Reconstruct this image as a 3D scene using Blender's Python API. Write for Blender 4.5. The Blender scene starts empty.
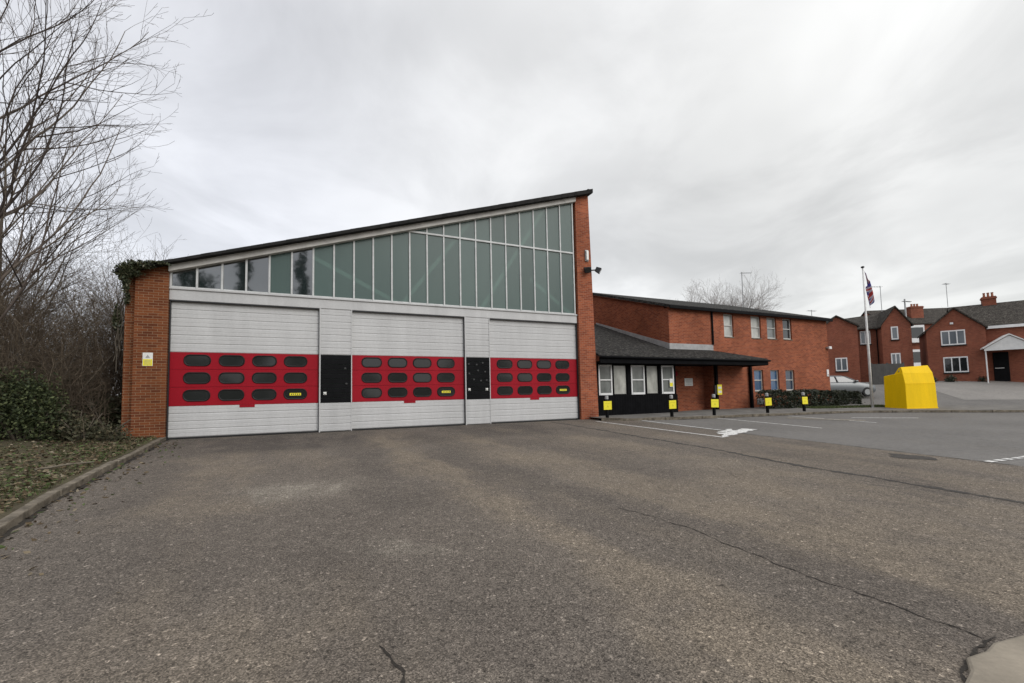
import bpy, math, random
import numpy as np
from mathutils import Matrix, Vector

scn = bpy.context.scene
COL = scn.collection
YAW, X0, Y0 = 0.4305, -10.2905, 13.1082      # frame of the fire station: u along its front, v backwards
CY, SY = math.cos(YAW), math.sin(YAW)
EYE = 1.1125


def S(u, v, z=0.0):
    return (X0 + u * CY - v * SY, Y0 + u * SY + v * CY, z)


def toS(x, y):
    dx, dy = x - X0, y - Y0
    return dx * CY + dy * SY, -dx * SY + dy * CY


def sst(a, b, x):
    t = min(1.0, max(0.0, (x - a) / (b - a)))
    return t * t * (3 - 2 * t)


def g(x, y):
    """height of the ground at a world point"""
    u, v = toS(x, y)
    return -0.035 * min(14.0, max(0.0, -v)) + 1.6 * sst(25, 38, y)


def gS(u, v):
    x, y, _ = S(u, v)
    return g(x, y)


# ------------------------------------------------------------------ materials
MATS = {}


class NT:
    def __init__(s, name):
        m = bpy.data.materials.new(name)
        m.use_nodes = True
        s.m, s.t = m, m.node_tree
        s.b = s.t.nodes['Principled BSDF']
        MATS[name] = m

    def n(s, typ, **kw):
        o = s.t.nodes.new(typ)
        for k, v in kw.items():
            setattr(o, k, v)
        return o

    def l(s, a, b):
        s.t.links.new(a, b)

    def uv(s, sc=(1, 1, 1), rot=(0, 0, 0), kind='UV'):
        tc = s.n('ShaderNodeTexCoord')
        mp = s.n('ShaderNodeMapping')
        mp.inputs['Scale'].default_value = sc
        mp.inputs['Rotation'].default_value = rot
        s.l(tc.outputs[kind], mp.inputs['Vector'])
        return mp.outputs['Vector']

    def pos(s, sc=(1, 1, 1), rotz=0.0):
        ge = s.n('ShaderNodeNewGeometry')
        r = s.n('ShaderNodeMapping')
        r.inputs['Rotation'].default_value = (0, 0, rotz)
        s.l(ge.outputs['Position'], r.inputs['Vector'])
        mp = s.n('ShaderNodeMapping')
        mp.inputs['Scale'].default_value = sc
        s.l(r.outputs['Vector'], mp.inputs['Vector'])
        return mp.outputs['Vector']

    def noise(s, vec, scale, detail=4, rough=.55):
        o = s.n('ShaderNodeTexNoise')
        o.inputs['Scale'].default_value = scale
        o.inputs['Detail'].default_value = detail
        o.inputs['Roughness'].default_value = rough
        s.l(vec, o.inputs['Vector'])
        return o.outputs['Fac']

    def ramp(s, fac, stops):
        r = s.n('ShaderNodeValToRGB')
        e = r.color_ramp.elements
        while len(e) < len(stops):
            e.new(.5)
        for i, (p, c) in enumerate(stops):
            e[i].position = p
            e[i].color = (c[0], c[1], c[2], 1) if not isinstance(c, (int, float)) else (c, c, c, 1)
        s.l(fac, r.inputs['Fac'])
        return r.outputs['Color']

    def mix(s, fac, a, b, mode='MIX'):
        o = s.n('ShaderNodeMix', data_type='RGBA', blend_type=mode)
        for sock, v in ((o.inputs[0], fac), (o.inputs[6], a), (o.inputs[7], b)):
            if isinstance(v, (int, float)):
                sock.default_value = v if sock.type == 'VALUE' else (v, v, v, 1)
            elif isinstance(v, tuple):
                sock.default_value = (*v, 1)
            else:
                s.l(v, sock)
        return o.outputs[2]

    def bump(s, h, strength=.3, dist=.02):
        b = s.n('ShaderNodeBump')
        b.inputs['Strength'].default_value = strength
        b.inputs['Distance'].default_value = dist
        s.l(h, b.inputs['Height'])
        s.l(b.outputs['Normal'], s.b.inputs['Normal'])

    def set(s, col=None, rough=.6, metal=0, spec=.5):
        if col is not None:
            if isinstance(col, tuple):
                s.b.inputs['Base Color'].default_value = (*col, 1)
            else:
                s.l(col, s.b.inputs['Base Color'])
        s.b.inputs['Roughness'].default_value = rough
        s.b.inputs['Metallic'].default_value = metal
        s.b.inputs['Specular IOR Level'].default_value = spec
        return s.m


def worn(name, c, rough=.6, var=.18, scale=3.0, metal=0, spec=.4, streak=False, bump=0):
    k = NT(name)
    v = k.uv((1, .18, 1) if streak else (1, 1, 1))
    f = k.noise(v, scale, 6, .62)
    f2 = k.noise(k.uv(), scale * 14, 3)
    d = tuple(x * (1 - var * 1.6) for x in c)
    h = tuple(min(1, x * (1 + var)) for x in c)
    col = k.ramp(f, [(.28, d), (.72, h)])
    col = k.mix(.22, col, k.ramp(f2, [(.3, .55), (.7, 1.0)]), 'MULTIPLY')
    if bump:
        k.bump(f2, bump, .01)
    return k.set(col, rough, metal, spec)


def brick(name, c1, c2, mortar, dirt=(.55, 1.0)):
    k = NT(name)
    v = k.uv()
    bt = k.n('ShaderNodeTexBrick')
    bt.inputs['Scale'].default_value = 1
    bt.inputs['Brick Width'].default_value = .235
    bt.inputs['Row Height'].default_value = .078
    bt.inputs['Mortar Size'].default_value = .0065
    bt.inputs['Mortar Smooth'].default_value = .3
    bt.inputs['Bias'].default_value = -.1
    bt.inputs['Color1'].default_value = (*c1, 1)
    bt.inputs['Color2'].default_value = (*c2, 1)
    bt.inputs['Mortar'].default_value = (*mortar, 1)
    k.l(v, bt.inputs['Vector'])
    big = k.noise(k.uv((1, .6, 1)), .55, 5, .6)
    col = k.mix(1.0, bt.outputs['Color'], k.ramp(big, [(.25, dirt[0]), (.7, dirt[1])]), 'MULTIPLY')
    fine = k.noise(k.uv(), 28, 3)
    col = k.mix(.35, col, k.ramp(fine, [(.3, .6), (.7, 1.15)]), 'MULTIPLY')
    inv = k.n('ShaderNodeMath', operation='SUBTRACT')
    inv.inputs[0].default_value = 1
    k.l(bt.outputs['Fac'], inv.inputs[1])
    k.bump(inv.outputs[0], .5, .008)
    return k.set(col, .95, 0, .06)


brick('shaded_brick', (.25, .085, .036), (.14, .046, .025), (.33, .22, .135), (.55, 1.05))  # tree shade over the left pier is put into this darker brick
brick('office_brick', (.37, .112, .056), (.215, .061, .036), (.36, .22, .15), (.6, 1.08))
brick('house_brick', (.30, .098, .06), (.21, .066, .044), (.30, .19, .13), (.7, 1.0))


def tiles(name, c, cw=.3, rh=.17):
    k = NT(name)
    v = k.uv()
    bt = k.n('ShaderNodeTexBrick')
    for a, b in (('Scale', 1), ('Brick Width', cw), ('Row Height', rh), ('Mortar Size', .012)):
        bt.inputs[a].default_value = b
    bt.inputs['Color1'].default_value = (*[x * 1.5 for x in c], 1)
    bt.inputs['Color2'].default_value = (*[x * .7 for x in c], 1)
    bt.inputs['Mortar'].default_value = (*[x * .35 for x in c], 1)
    k.l(v, bt.inputs['Vector'])
    lich = k.noise(k.uv(), 7, 9, .8)
    col = k.mix(k.ramp(lich, [(.50, 0), (.66, .8)]), bt.outputs['Color'], (.17, .165, .14))
    sep = k.n('ShaderNodeSeparateXYZ')
    k.l(v, sep.inputs[0])
    fr = k.n('ShaderNodeMath', operation='FRACT')
    dv = k.n('ShaderNodeMath', operation='DIVIDE')
    dv.inputs[1].default_value = rh
    k.l(sep.outputs['Y'], dv.inputs[0])
    k.l(dv.outputs[0], fr.inputs[0])
    k.bump(fr.outputs[0], .8, -.03)
    return k.set(col, .9, 0, .08)


tiles('dark_tile', (.024, .023, .0225))
tiles('house_tile', (.044, .038, .033))

worn('white_cladding', (.50, .50, .495), .5, .10, 1.4, 0, .4, True)
worn('door_panel', (.53, .53, .525), .6, .08, 1.2, 0, .25, True)
worn('red_paint', (.31, .006, .016), .55, .10, 1.5, 0, .15, True)
worn('black_paint', (.007, .007, .008), .6, .25, 3, 0, .07)
worn('black_timber', (.006, .006, .007), .75, .3, 3, 0, .06)
worn('rubber', (.012, .012, .012), .6, .2, 8)
worn('mullion_paint', (.56, .57, .56), .5, .15, 4, 0, .4)
worn('fascia_paint', (.60, .585, .55), .6, .16, 2, 0, .3)
worn('roof_edge', (.028, .027, .026), .9, .3, 3, 0, .1)
worn('lead', (.36, .36, .355), .55, .2, 3, 0, .4)
worn('white_plastic', (.74, .74, .73), .4, .06, 2)
worn('window_putty', (.50, .49, .46), .5, .12, 5)
worn('concrete', (.27, .235, .185), .9, .22, 2.5, 0, .2, False, .3)
worn('kerb_stone', (.185, .16, .125), .95, .42, 5, 0, .1, False, .5)
worn('paving', (.175, .165, .15), .95, .25, 1.5, 0, .1, False, .3)
worn('yellow_paint', (.90, .58, .004), .6, .10, 1.3, 0, .15, True, .15)
worn('sign_yellow', (.85, .74, .03), .45, .05, 3)
worn('sign_white', (.75, .75, .72), .45, .05, 3)
worn('sign_ink', (.05, .05, .04), .5, .1, 3)
worn('olive_ink', (.68, .60, .025), .5, .1, 3)
worn('grey_metal', (.34, .35, .35), .45, .12, 3, .4)
worn('pole_paint', (.66, .65, .62), .45, .12, 3)
worn('dull_switch', (.06, .06, .06), .6, .2, 3)
worn('dark_metal', (.03, .03, .032), .5, .2, 3, .2)
worn('pale_lens', (.7, .7, .66), .2, .05, 3)
worn('chimney_pot', (.34, .14, .08), .85, .15, 6)
worn('grey_fence_wood', (.062, .06, .056), .85, .2, 3)
worn('blind', (.62, .60, .53), .7, .05, 2)
worn('blue_blind', (.09, .19, .33), .6, .1, 2)
worn('dirty_white_canopy', (.7, .7, .68), .5, .1, 2)
worn('flag_blue', (.06, .055, .26), .85, .1, 5)
worn('flag_red', (.42, .04, .03), .85, .1, 5)
worn('flag_white', (.5, .47, .52), .85, .1, 5)
worn('car_paint', (.15, .16, .165), .3, .05, 2, .3, .5)
worn('tyre', (.02, .02, .02), .8, .1, 5)
worn('hall_wall', (.30, .31, .29), .9, .1, 1)
worn('steel_brace', (.6, .61, .6), .6, .05, 2)


def glass(name, c, rough=.06, spec=1.0):
    k = NT(name)
    f = k.noise(k.uv(), 1.3, 2)
    k.bump(f, .06, .03)
    return k.set(c, rough, 0, spec)


glass('dark_glass', (.012, .014, .015))
glass('door_glass', (.018, .02, .019), .09, .55)
glass('house_glass', (.10, .115, .13), .08)
glass('car_glass', (.03, .035, .04), .04)
glass('clear_pane', (.014, .022, .022), .04, .6)
MATS['clear_pane'].node_tree.nodes['Principled BSDF'].inputs['IOR'].default_value = 2.3

# obscured green glass: dirty and half see-through, so the braces behind show faintly
k = NT('obscured_pane')
f = k.noise(k.uv((1, .3, 1)), 1.1, 5, .6)
k.set(k.ramp(f, [(.2, (.098, .152, .14)), (.8, (.122, .182, .166))]), .3, 0, .4)
oi = k.n('ShaderNodeObjectInfo')
k.l(k.mix(1.0, k.b.inputs['Base Color'].links[0].from_socket, k.ramp(oi.outputs['Random'], [(0, .84), (1, 1.12)]), 'MULTIPLY'), k.b.inputs['Base Color'])
tr = k.n('ShaderNodeBsdfTransparent')
tr.inputs['Color'].default_value = (.55, .74, .66, 1)
mx = k.n('ShaderNodeMixShader')
mx.inputs[0].default_value = .36
out = [n for n in k.t.nodes if n.type == 'OUTPUT_MATERIAL'][0]
k.l(k.b.outputs[0], mx.inputs[1])
k.l(tr.outputs[0], mx.inputs[2])
k.l(mx.outputs[0], out.inputs[0])


def asphalt(name, dark, light, tan, tan_amt, chip=.5, bump=.5, chs=95, bands=()):
    k = NT(name)
    p = k.pos()
    ps = k.pos((1, 1, 1), -YAW)           # axes along and across the front of the station
    # bedded chippings: fine ones, and scattered larger pale or dark stones
    vo = k.n('ShaderNodeTexVoronoi')
    vo.inputs['Scale'].default_value = chs
    k.l(p, vo.inputs['Vector'])
    sp = k.n('ShaderNodeSeparateColor')
    k.l(vo.outputs['Color'], sp.inputs[0])
    v2 = k.n('ShaderNodeTexVoronoi')
    v2.inputs['Scale'].default_value = chs * .42
    k.l(p, v2.inputs['Vector'])
    sp2 = k.n('ShaderNodeSeparateColor')
    k.l(v2.outputs['Color'], sp2.inputs[0])
    mid = k.noise(p, 7, 7, .7)
    big = k.noise(k.pos((.55, .16, 1), -YAW), 1.0, 6, .6)
    big2 = k.noise(p, .35, 5, .55)
    col = k.ramp(big2, [(.3, dark), (.7, light)])
    col = k.mix(k.ramp(big, [(.5, 0), (.72, tan_amt * .7)]), col, tan)
    if bands:                              # tyre-worn tan tracks and darker lanes, with ragged edges
        sx = k.n('ShaderNodeSeparateXYZ')
        k.l(ps, sx.inputs[0])
        wob = k.noise(k.pos((.9, .35, 1), -YAW), 1.3, 6, .65)
        brk = k.ramp(k.noise(p, 1.1, 6, .65), [(.35, 0), (.68, .8)])
        for (u0, v0, slope, width, vmin, vmax, amt, c_) in bands:
            # world position in the rotated frame is offset from (u, v) by a constant
            ou, ov = toS(0, 0)
            def mth(op, a, b=None, c2=None):
                o = k.n('ShaderNodeMath', operation=op)
                for idx, q in enumerate((a, b, c2)):
                    if q is None:
                        continue
                    if isinstance(q, (int, float)):
                        o.inputs[idx].default_value = q
                    else:
                        k.l(q, o.inputs[idx])
                return o.outputs[0]
            U = mth('ADD', sx.outputs['X'], ou)
            V = mth('ADD', sx.outputs['Y'], ov)
            cen = mth('MULTIPLY_ADD', mth('SUBTRACT', V, v0), slope, u0)
            dist = mth('ABSOLUTE', mth('ADD', mth('SUBTRACT', U, cen), mth('MULTIPLY', mth('SUBTRACT', wob, .5), width * 3.2)))
            f1 = mth('SUBTRACT', 1.0, mth('DIVIDE', dist, width))
            lo = mth('DIVIDE', mth('SUBTRACT', V, vmin), 1.2)
            hi = mth('DIVIDE', mth('SUBTRACT', vmax, V), 1.2)
            m_ = mth('MULTIPLY', mth('MINIMUM', mth('MINIMUM', f1, lo), hi), mth('ADD', .35, brk))
            o = k.n('ShaderNodeMapRange')
            o.interpolation_type = 'SMOOTHSTEP'
            o.inputs['From Min'].default_value = 0
            o.inputs['From Max'].default_value = .8
            o.inputs['To Max'].default_value = amt
            k.l(m_, o.inputs['Value'])
            col = k.mix(o.outputs['Result'], col, c_)
    col = k.mix(.38, col, k.ramp(mid, [(.28, .40), (.7, 1.3)]), 'MULTIPLY')
    col = k.mix(chip, col, k.ramp(sp.outputs[0], [(0, .30), (.5, .85), (.86, 1.25), (1, 1.9)]), 'MULTIPLY')
    col = k.mix(chip * .8, col, k.ramp(sp2.outputs[1], [(0, .25), (.07, .9), (.9, 1.0), (.97, 1.3), (1, 2.6)]), 'MULTIPLY')
    h = k.mix(.5, vo.outputs['Distance'], k.noise(p, 160, 3))
    k.bump(h, bump, .010)
    return k.set(col, .9, 0, .2)


TAN, DRK, PAL = (.25, .205, .152), (.092, .081, .071), (.33, .295, .24)
BANDS = [(5.95, -6, -.07, .75, -17, -1.5, .62, TAN), (8.5, -6, -.07, .95, -17, -2.5, .55, TAN), (7.2, -6, -.07, .6, -12, -1, .4, DRK),
         (3.7, -8.6, -.2, 1.0, -9.4, -7.6, .85, PAL), (4.6, -11.5, -.8, .5, -12.4, -10.8, .4, PAL), (2.2, -5, -.05, 1.3, -10, -2.5, .45, TAN), (2.6, -2.2, .0, 3.6, -4.4, .6, .85, DRK),
         (9.8, -3, 0, 3.4, -4.5, .6, .65, DRK), (11.4, -8, -.05, .9, -16, -4, .45, TAN), (4.9, -6, -.05, .6, -11, -3, .35, DRK), (10.2, -12.5, .1, 1.3, -16, -10, .5, TAN), (3.2, -13.5, .1, 1.2, -17, -11.5, .4, TAN)]
asphalt('old_tarmac', (.128, .109, .091), (.182, .156, .129), (.26, .213, .158), .8, .86, 1.0, 112, BANDS)
asphalt('new_tarmac', (.135, .128, .119), (.172, .163, .151), (.165, .15, .13), .35, .3, .3, 110)
asphalt('crack_dirt', (.03, .026, .022), (.05, .044, .036), (.05, .04, .03), .3, .4, .4)
asphalt('oil_stain', (.055, .05, .045), (.08, .073, .065), (.08, .07, .06), .3, .5, .7)
asphalt('pale_scuff', (.20, .18, .15), (.27, .245, .205), (.28, .24, .19), .5, .6, .8)
asphalt('drive_tarmac', (.20, .19, .175), (.25, .235, .215), (.26, .24, .21), .3, .25, .3)

k = NT('road_paint')
f = k.noise(k.pos(), 14, 6, .7)
k.set(k.ramp(f, [(.34, (.20, .19, .178)), (.52, (.66, .65, .62))]), .8, 0, .3)

k = NT('earth')
f = k.noise(k.pos(), 2.2, 8, .7)
k.bump(k.noise(k.pos(), 20, 5), .8, .04)
k.set(k.ramp(f, [(.3, (.05, .042, .028)), (.5, (.085, .072, .045)), (.72, (.075, .085, .035))]), .95, 0, .15)


def island(name, stops, rough=.7, spec=.25, trans=0):
    k = NT(name)
    ge = k.n('ShaderNodeNewGeometry')
    col = k.ramp(ge.outputs['Random Per Island'], stops)
    if trans:
        k.b.inputs['Subsurface Weight'].default_value = 0
    return k.set(col, rough, 0, spec)


island('litter', [(0, (.04, .028, .016)), (.35, (.10, .072, .04)), (.62, (.16, .125, .078)), (.72, (.24, .205, .15)), (.75, (.045, .065, .02)), (1, (.085, .115, .04))], .85)
island('grass', [(0, (.035, .055, .015)), (.6, (.07, .095, .03)), (1, (.13, .13, .06))], .8)
island('ivy_leaf', [(0, (.026, .034, .016)), (.6, (.058, .068, .032)), (1, (.13, .12, .075))], .5, .4)
island('evergreen_leaf', [(0, (.016, .022, .009)), (.6, (.042, .056, .022)), (1, (.105, .12, .05))], .65, .25)
island('dull_leaf', [(0, (.028, .030, .016)), (.6, (.060, .060, .032)), (1, (.12, .10, .06))], .7, .3)
island('hedge_leaf', [(0, (.012, .018, .010)), (.7, (.028, .036, .018)), (1, (.06, .062, .03))], .5, .4)
island('twig', [(0, (.05, .04, .036)), (.6, (.11, .088, .075)), (1, (.19, .16, .13))], .9)
island('thicket_twig', [(0, (.06, .045, .032)), (.6, (.12, .092, .066)), (1, (.20, .16, .115))], .9)
island('far_twig', [(0, (.24, .22, .21)), (1, (.36, .33, .31))], .9)
k = NT('bark')
f = k.noise(k.uv((1, .25, 1)), 9, 6, .7)
k.bump(f, .7, .03)
k.set(k.ramp(f, [(.3, (.05, .042, .034)), (.6, (.12, .102, .08)), (.8, (.13, .135, .075))]), .95, 0, .15)


# ------------------------------------------------------------------ mesh builder
class MB:
    def __init__(s, off=(0, 0, 0)):
        s.v, s.f, s.m, s.o = [], [], [], off
        s.smooth = False

    def add(s, verts, faces, mat=0):
        b = len(s.v)
        o = s.o
        s.v += [(p[0] - o[0], p[1] - o[1], p[2] - o[2]) for p in verts]
        s.f += [tuple(i + b for i in f) for f in faces]
        s.m += [mat] * len(faces)
        return s

    def box(s, x0, x1, y0, y1, z0, z1, mat=0):
        return s.add([(x0, y0, z0), (x1, y0, z0), (x1, y1, z0), (x0, y1, z0), (x0, y0, z1), (x1, y0, z1), (x1, y1, z1), (x0, y1, z1)],
                     [(0, 3, 2, 1), (4, 5, 6, 7), (0, 1, 5, 4), (1, 2, 6, 5), (2, 3, 7, 6), (3, 0, 4, 7)], mat)

    def hexa(s, a, b, mat=0):
        """a, b: two quads (4 points each), joined into a solid"""
        return s.add(list(a) + list(b), [(3, 2, 1, 0), (4, 5, 6, 7), (0, 1, 5, 4), (1, 2, 6, 5), (2, 3, 7, 6), (3, 0, 4, 7)], mat)

    def prism(s, poly, axis, a, b, mat=0):
        """poly in the two other axes (in xyz order), extruded from a to b along axis; keep poly ccw seen from +axis (x,z) -> y is flipped"""
        n = len(poly)

        def P(p, t):
            return {'x': (t, p[0], p[1]), 'y': (p[0], t, p[1]), 'z': (p[0], p[1], t)}[axis]
        vs = [P(p, a) for p in poly] + [P(p, b) for p in poly]
        area = sum(poly[i][0] * poly[(i + 1) % n][1] - poly[(i + 1) % n][0] * poly[i][1] for i in range(n))
        flip = (area > 0) != (axis == 'y')
        if b < a:
            flip = not flip
        f = [tuple(range(n))[::-1], tuple(range(n, 2 * n))] + [(i, (i + 1) % n, n + (i + 1) % n, n + i) for i in range(n)]
        if not flip:
            f = [tuple(reversed(q)) for q in f]
        return s.add(vs, f, mat)

    def tube(s, pts, rad, n=8, mat=0, cap=True):
        pts = [Vector(p) for p in pts]
        if not hasattr(rad, '__len__'):
            rad = [rad] * len(pts)
        vs, fs = [], []
        ref = None
        for i, p in enumerate(pts):
            d = (pts[min(i + 1, len(pts) - 1)] - pts[max(i - 1, 0)])
            d = d.normalized() if d.length > 1e-9 else Vector((0, 0, 1))
            if ref is None:
                ref = d.orthogonal().normalized()
            ref = (ref - d * ref.dot(d))
            ref = ref.normalized() if ref.length > 1e-6 else d.orthogonal().normalized()
            q = d.cross(ref)
            for k_ in range(n):
                a = 2 * math.pi * k_ / n
                vs.append(tuple(p + (ref * math.cos(a) + q * math.sin(a)) * rad[i]))
        for i in range(len(pts) - 1):
            for k_ in range(n):
                k2 = (k_ + 1) % n
                fs.append((i * n + k_, i * n + k2, (i + 1) * n + k2, (i + 1) * n + k_))
        if cap:
            fs.append(tuple(range(n))[::-1])
            fs.append(tuple(range((len(pts) - 1) * n, len(pts) * n)))
        return s.add(vs, fs, mat)

    def dome(s, c, r, sc=(1, 1, 1), nu=10, nv=6, mat=0):
        vs, fs = [], []
        for j in range(nv + 1):
            ph = math.pi * j / nv
            for i in range(nu):
                a = 2 * math.pi * i / nu
                vs.append((c[0] + r * sc[0] * math.sin(ph) * math.cos(a), c[1] + r * sc[1] * math.sin(ph) * math.sin(a), c[2] + r * sc[2] * math.cos(ph)))
        for j in range(nv):
            for i in range(nu):
                fs.append((j * nu + i, (j + 1) * nu + i, (j + 1) * nu + (i + 1) % nu, j * nu + (i + 1) % nu))
        return s.add(vs, fs, mat)

    def build(s, name, mats, parent=None, bevel=0, smooth=False, loc=None, rotz=None):
        me = bpy.data.meshes.new(name)
        me.from_pydata(s.v, [], s.f)
        mats = [mats] if isinstance(mats, str) else mats
        for m in mats:
            me.materials.append(MATS[m])
        if len(mats) > 1:
            me.polygons.foreach_set('material_index', s.m)
        co = np.array(s.v, dtype=np.float32).reshape(-1, 3)
        nl = len(me.loops)
        vi = np.zeros(nl, dtype=np.int32)
        me.loops.foreach_get('vertex_index', vi)
        nrm = np.zeros(len(me.polygons) * 3, dtype=np.float32)
        me.polygons.foreach_get('normal', nrm)
        nrm = np.abs(nrm.reshape(-1, 3))
        tot = np.zeros(len(me.polygons), dtype=np.int32)
        me.polygons.foreach_get('loop_total', tot)
        ln = np.repeat(nrm, tot, axis=0)
        lc = co[vi]
        uv = np.stack([lc[:, 0], lc[:, 2]], 1)
        top = ln[:, 2] > .75
        uv[top] = lc[top][:, :2]
        sd = (~top) & (ln[:, 0] > ln[:, 1])
        uv[sd] = lc[sd][:, 1:]
        lay = me.uv_layers.new(name='UVMap')
        lay.data.foreach_set('uv', uv.ravel())
        if smooth or s.smooth:
            me.polygons.foreach_set('use_smooth', [True] * len(me.polygons))
        me.update()
        o = bpy.data.objects.new(name, me)
        COL.objects.link(o)
        if parent is not None:
            o.parent = parent
        if loc is not None:
            o.location = loc
        if rotz is not None:
            o.rotation_euler.z = rotz
        if bevel:
            b = o.modifiers.new('bevel', 'BEVEL')
            b.width, b.segments, b.limit_method = bevel, 2, 'ANGLE'
        return o


def tag(o, label, cat, group=None, kind=None):
    if label:
        o['label'] = label
    if cat:
        o['category'] = cat
    if group:
        o['group'] = group
    if kind:
        o['kind'] = kind
    return o


def thing(name, label, cat, loc=(0, 0, 0), rotz=0.0, group=None):
    o = bpy.data.objects.new(name, None)
    o.empty_display_size = .3
    COL.objects.link(o)
    o.location = loc
    o.rotation_euler.z = rotz
    return tag(o, label, cat, group)


def copy_thing(root, loc, rotz, label):
    r = root.copy()
    COL.objects.link(r)
    r.location = loc
    r.rotation_euler.z = rotz
    r['label'] = label
    for ch in list(root.children):
        c = ch.copy()
        COL.objects.link(c)
        c.parent = r
        for gch in list(ch.children):
            d = gch.copy()
            COL.objects.link(d)
            d.parent = c
    return r


# ------------------------------------------------------------------ the ground
def grid_sheet(name, us, rows, mat, dz, frame='S', parent=None, kind='structure', wob=0):
    """rows: list of (v, uL, uR); us: column count"""
    rnd = random.Random(5)
    vs, fs = [], []
    for v, a, b in rows:
        for i in range(us + 1):
            u = a + (b - a) * i / us
            x, y, _ = S(u, v) if frame == 'S' else (u, v, 0)
            vs.append((x, y, g(x, y) + dz + (rnd.uniform(-wob, wob) if wob else 0)))
    n = us + 1
    for j in range(len(rows) - 1):
        for i in range(us):
            fs.append((j * n + i, j * n + i + 1, (j + 1) * n + i + 1, (j + 1) * n + i))
    mb = MB()
    mb.add(vs, fs)
    o = mb.build(name, mat, parent, smooth=True)
    if kind:
        o['kind'] = kind
    return o


# one big sheet to the horizon
xs = [-900, -400, -200, -100, -60, -40] + list(np.arange(-30, 62, 2.0)) + [70, 90, 140, 250, 500, 900]
ys = [-300, -100, -50, -30] + list(np.arange(-20, 62, 1.0)) + [70, 90, 140, 250, 500, 900]
mb = MB()
vs = [(x, y, g(x, y) - .05) for y in ys for x in xs]
n = len(xs)
mb.add(vs, [(j * n + i, j * n + i + 1, (j + 1) * n + i + 1, (j + 1) * n + i) for j in range(len(ys) - 1) for i in range(n - 1)])
tag(mb.build('ground', 'earth', smooth=True), 'broad sheet of earth under and around the site', 'ground', kind='structure')

# left edge of the tarmac: the kerb line
KL = [(0.0, .02), (-.6, .04), (-2.2, .18), (-5.1, .36), (-7.4, .52), (-8.9, .72), (-11, 1.0), (-14, 1.3), (-22, 1.9)]


def kl(v):
    v = min(v, 0.0)
    for (a, ua), (b, ub) in zip(KL, KL[1:]):
        if b <= v <= a:
            t = (v - a) / (b - a)
            return ua + (ub - ua) * t
    return KL[-1][1]


vv = [-i * .4 for i in range(0, 66)]
apron = grid_sheet('forecourt', 40, [(v, kl(v) - .02 if v > -22 else 1.9, 16.2 + .05 * math.sin(v * 2)) for v in [.3] + vv], 'old_tarmac', 0)
tag(apron, 'worn brownish tarmac apron in front of the red doors', 'tarmac')
# the car park and lane to the right
park = grid_sheet('car_park', 60, [(v, 16.2 + .05 * math.sin(v * 2), 75) for v in np.arange(-40, 14.1, .5)[::-1]], 'new_tarmac', -.004)
tag(park, 'smoother grey tarmac of the parking bays', 'tarmac')

# pavement along the office and round to the collection bank
KR = [(14.9, -.0), (14.95, -.95), (15.6, -1.4), (18.0, -2.05), (22.75, -2.6), (28.18, -3.2), (31, -4.4), (34.1, -6.2), (38, -8.2), (46, -11.5), (60, -17)]
BR = [(15.43, .25), (15.5, .25), (16.5, .25), (18.5, .25), (22.75, 1.3), (28.18, 1.3), (31.5, 1.3), (35.5, -2.2), (39.8, -4.6), (47.5, -8.2), (61, -13.5)]


def fine(P, step=.5):
    out = []
    for (a, b), (c, d) in zip(P, P[1:]):
        m = max(1, int(math.hypot(c - a, d - b) / step))
        out += [(a + (c - a) * i / m, b + (d - b) * i / m) for i in range(m)]
    return out + [P[-1]]


def resample(P, m):
    P = [Vector(p) for p in P]
    L = [0]
    for a, b in zip(P, P[1:]):
        L.append(L[-1] + (b - a).length)
    out = []
    for i in range(m + 1):
        t = L[-1] * i / m
        j = 0
        while j < len(P) - 2 and L[j + 1] < t:
            j += 1
        f_ = (t - L[j]) / max(1e-9, L[j + 1] - L[j])
        out.append(P[j] + (P[j + 1] - P[j]) * f_)
    return out


KERB_H = .10
mb = MB()
edge, back = [], []
for (a, b), (c, d) in zip(zip(KR, BR), zip(KR[1:], BR[1:])):
    m = max(1, int(math.hypot(c[0] - a[0], c[1] - a[1]) / .5))
    for i in range(m):
        t = i / m
        edge.append((a[0] + (c[0] - a[0]) * t, a[1] + (c[1] - a[1]) * t))
        back.append((b[0] + (d[0] - b[0]) * t, b[1] + (d[1] - b[1]) * t))
vs, fs = [], []
NC = 6
for e, b in zip(edge, back):
    ex, ey = e
    for i in range(NC + 1):
        t = i / NC
        u, v = ex + (b[0] - ex) * t, ey + (b[1] - ey) * t
        x, y, _ = S(u, v)
        vs.append((x, y, g(x, y) + KERB_H))
for j in range(len(edge) - 1):
    for i in range(NC):
        q = (j * (NC + 1) + i, (j + 1) * (NC + 1) + i, (j + 1) * (NC + 1) + i + 1, j * (NC + 1) + i + 1)
        fs.append(q)
mb.add(vs, fs)
tag(mb.build('pavement', 'paving'), 'pale pavement in front of the office block', 'pavement', kind='structure')


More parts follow.
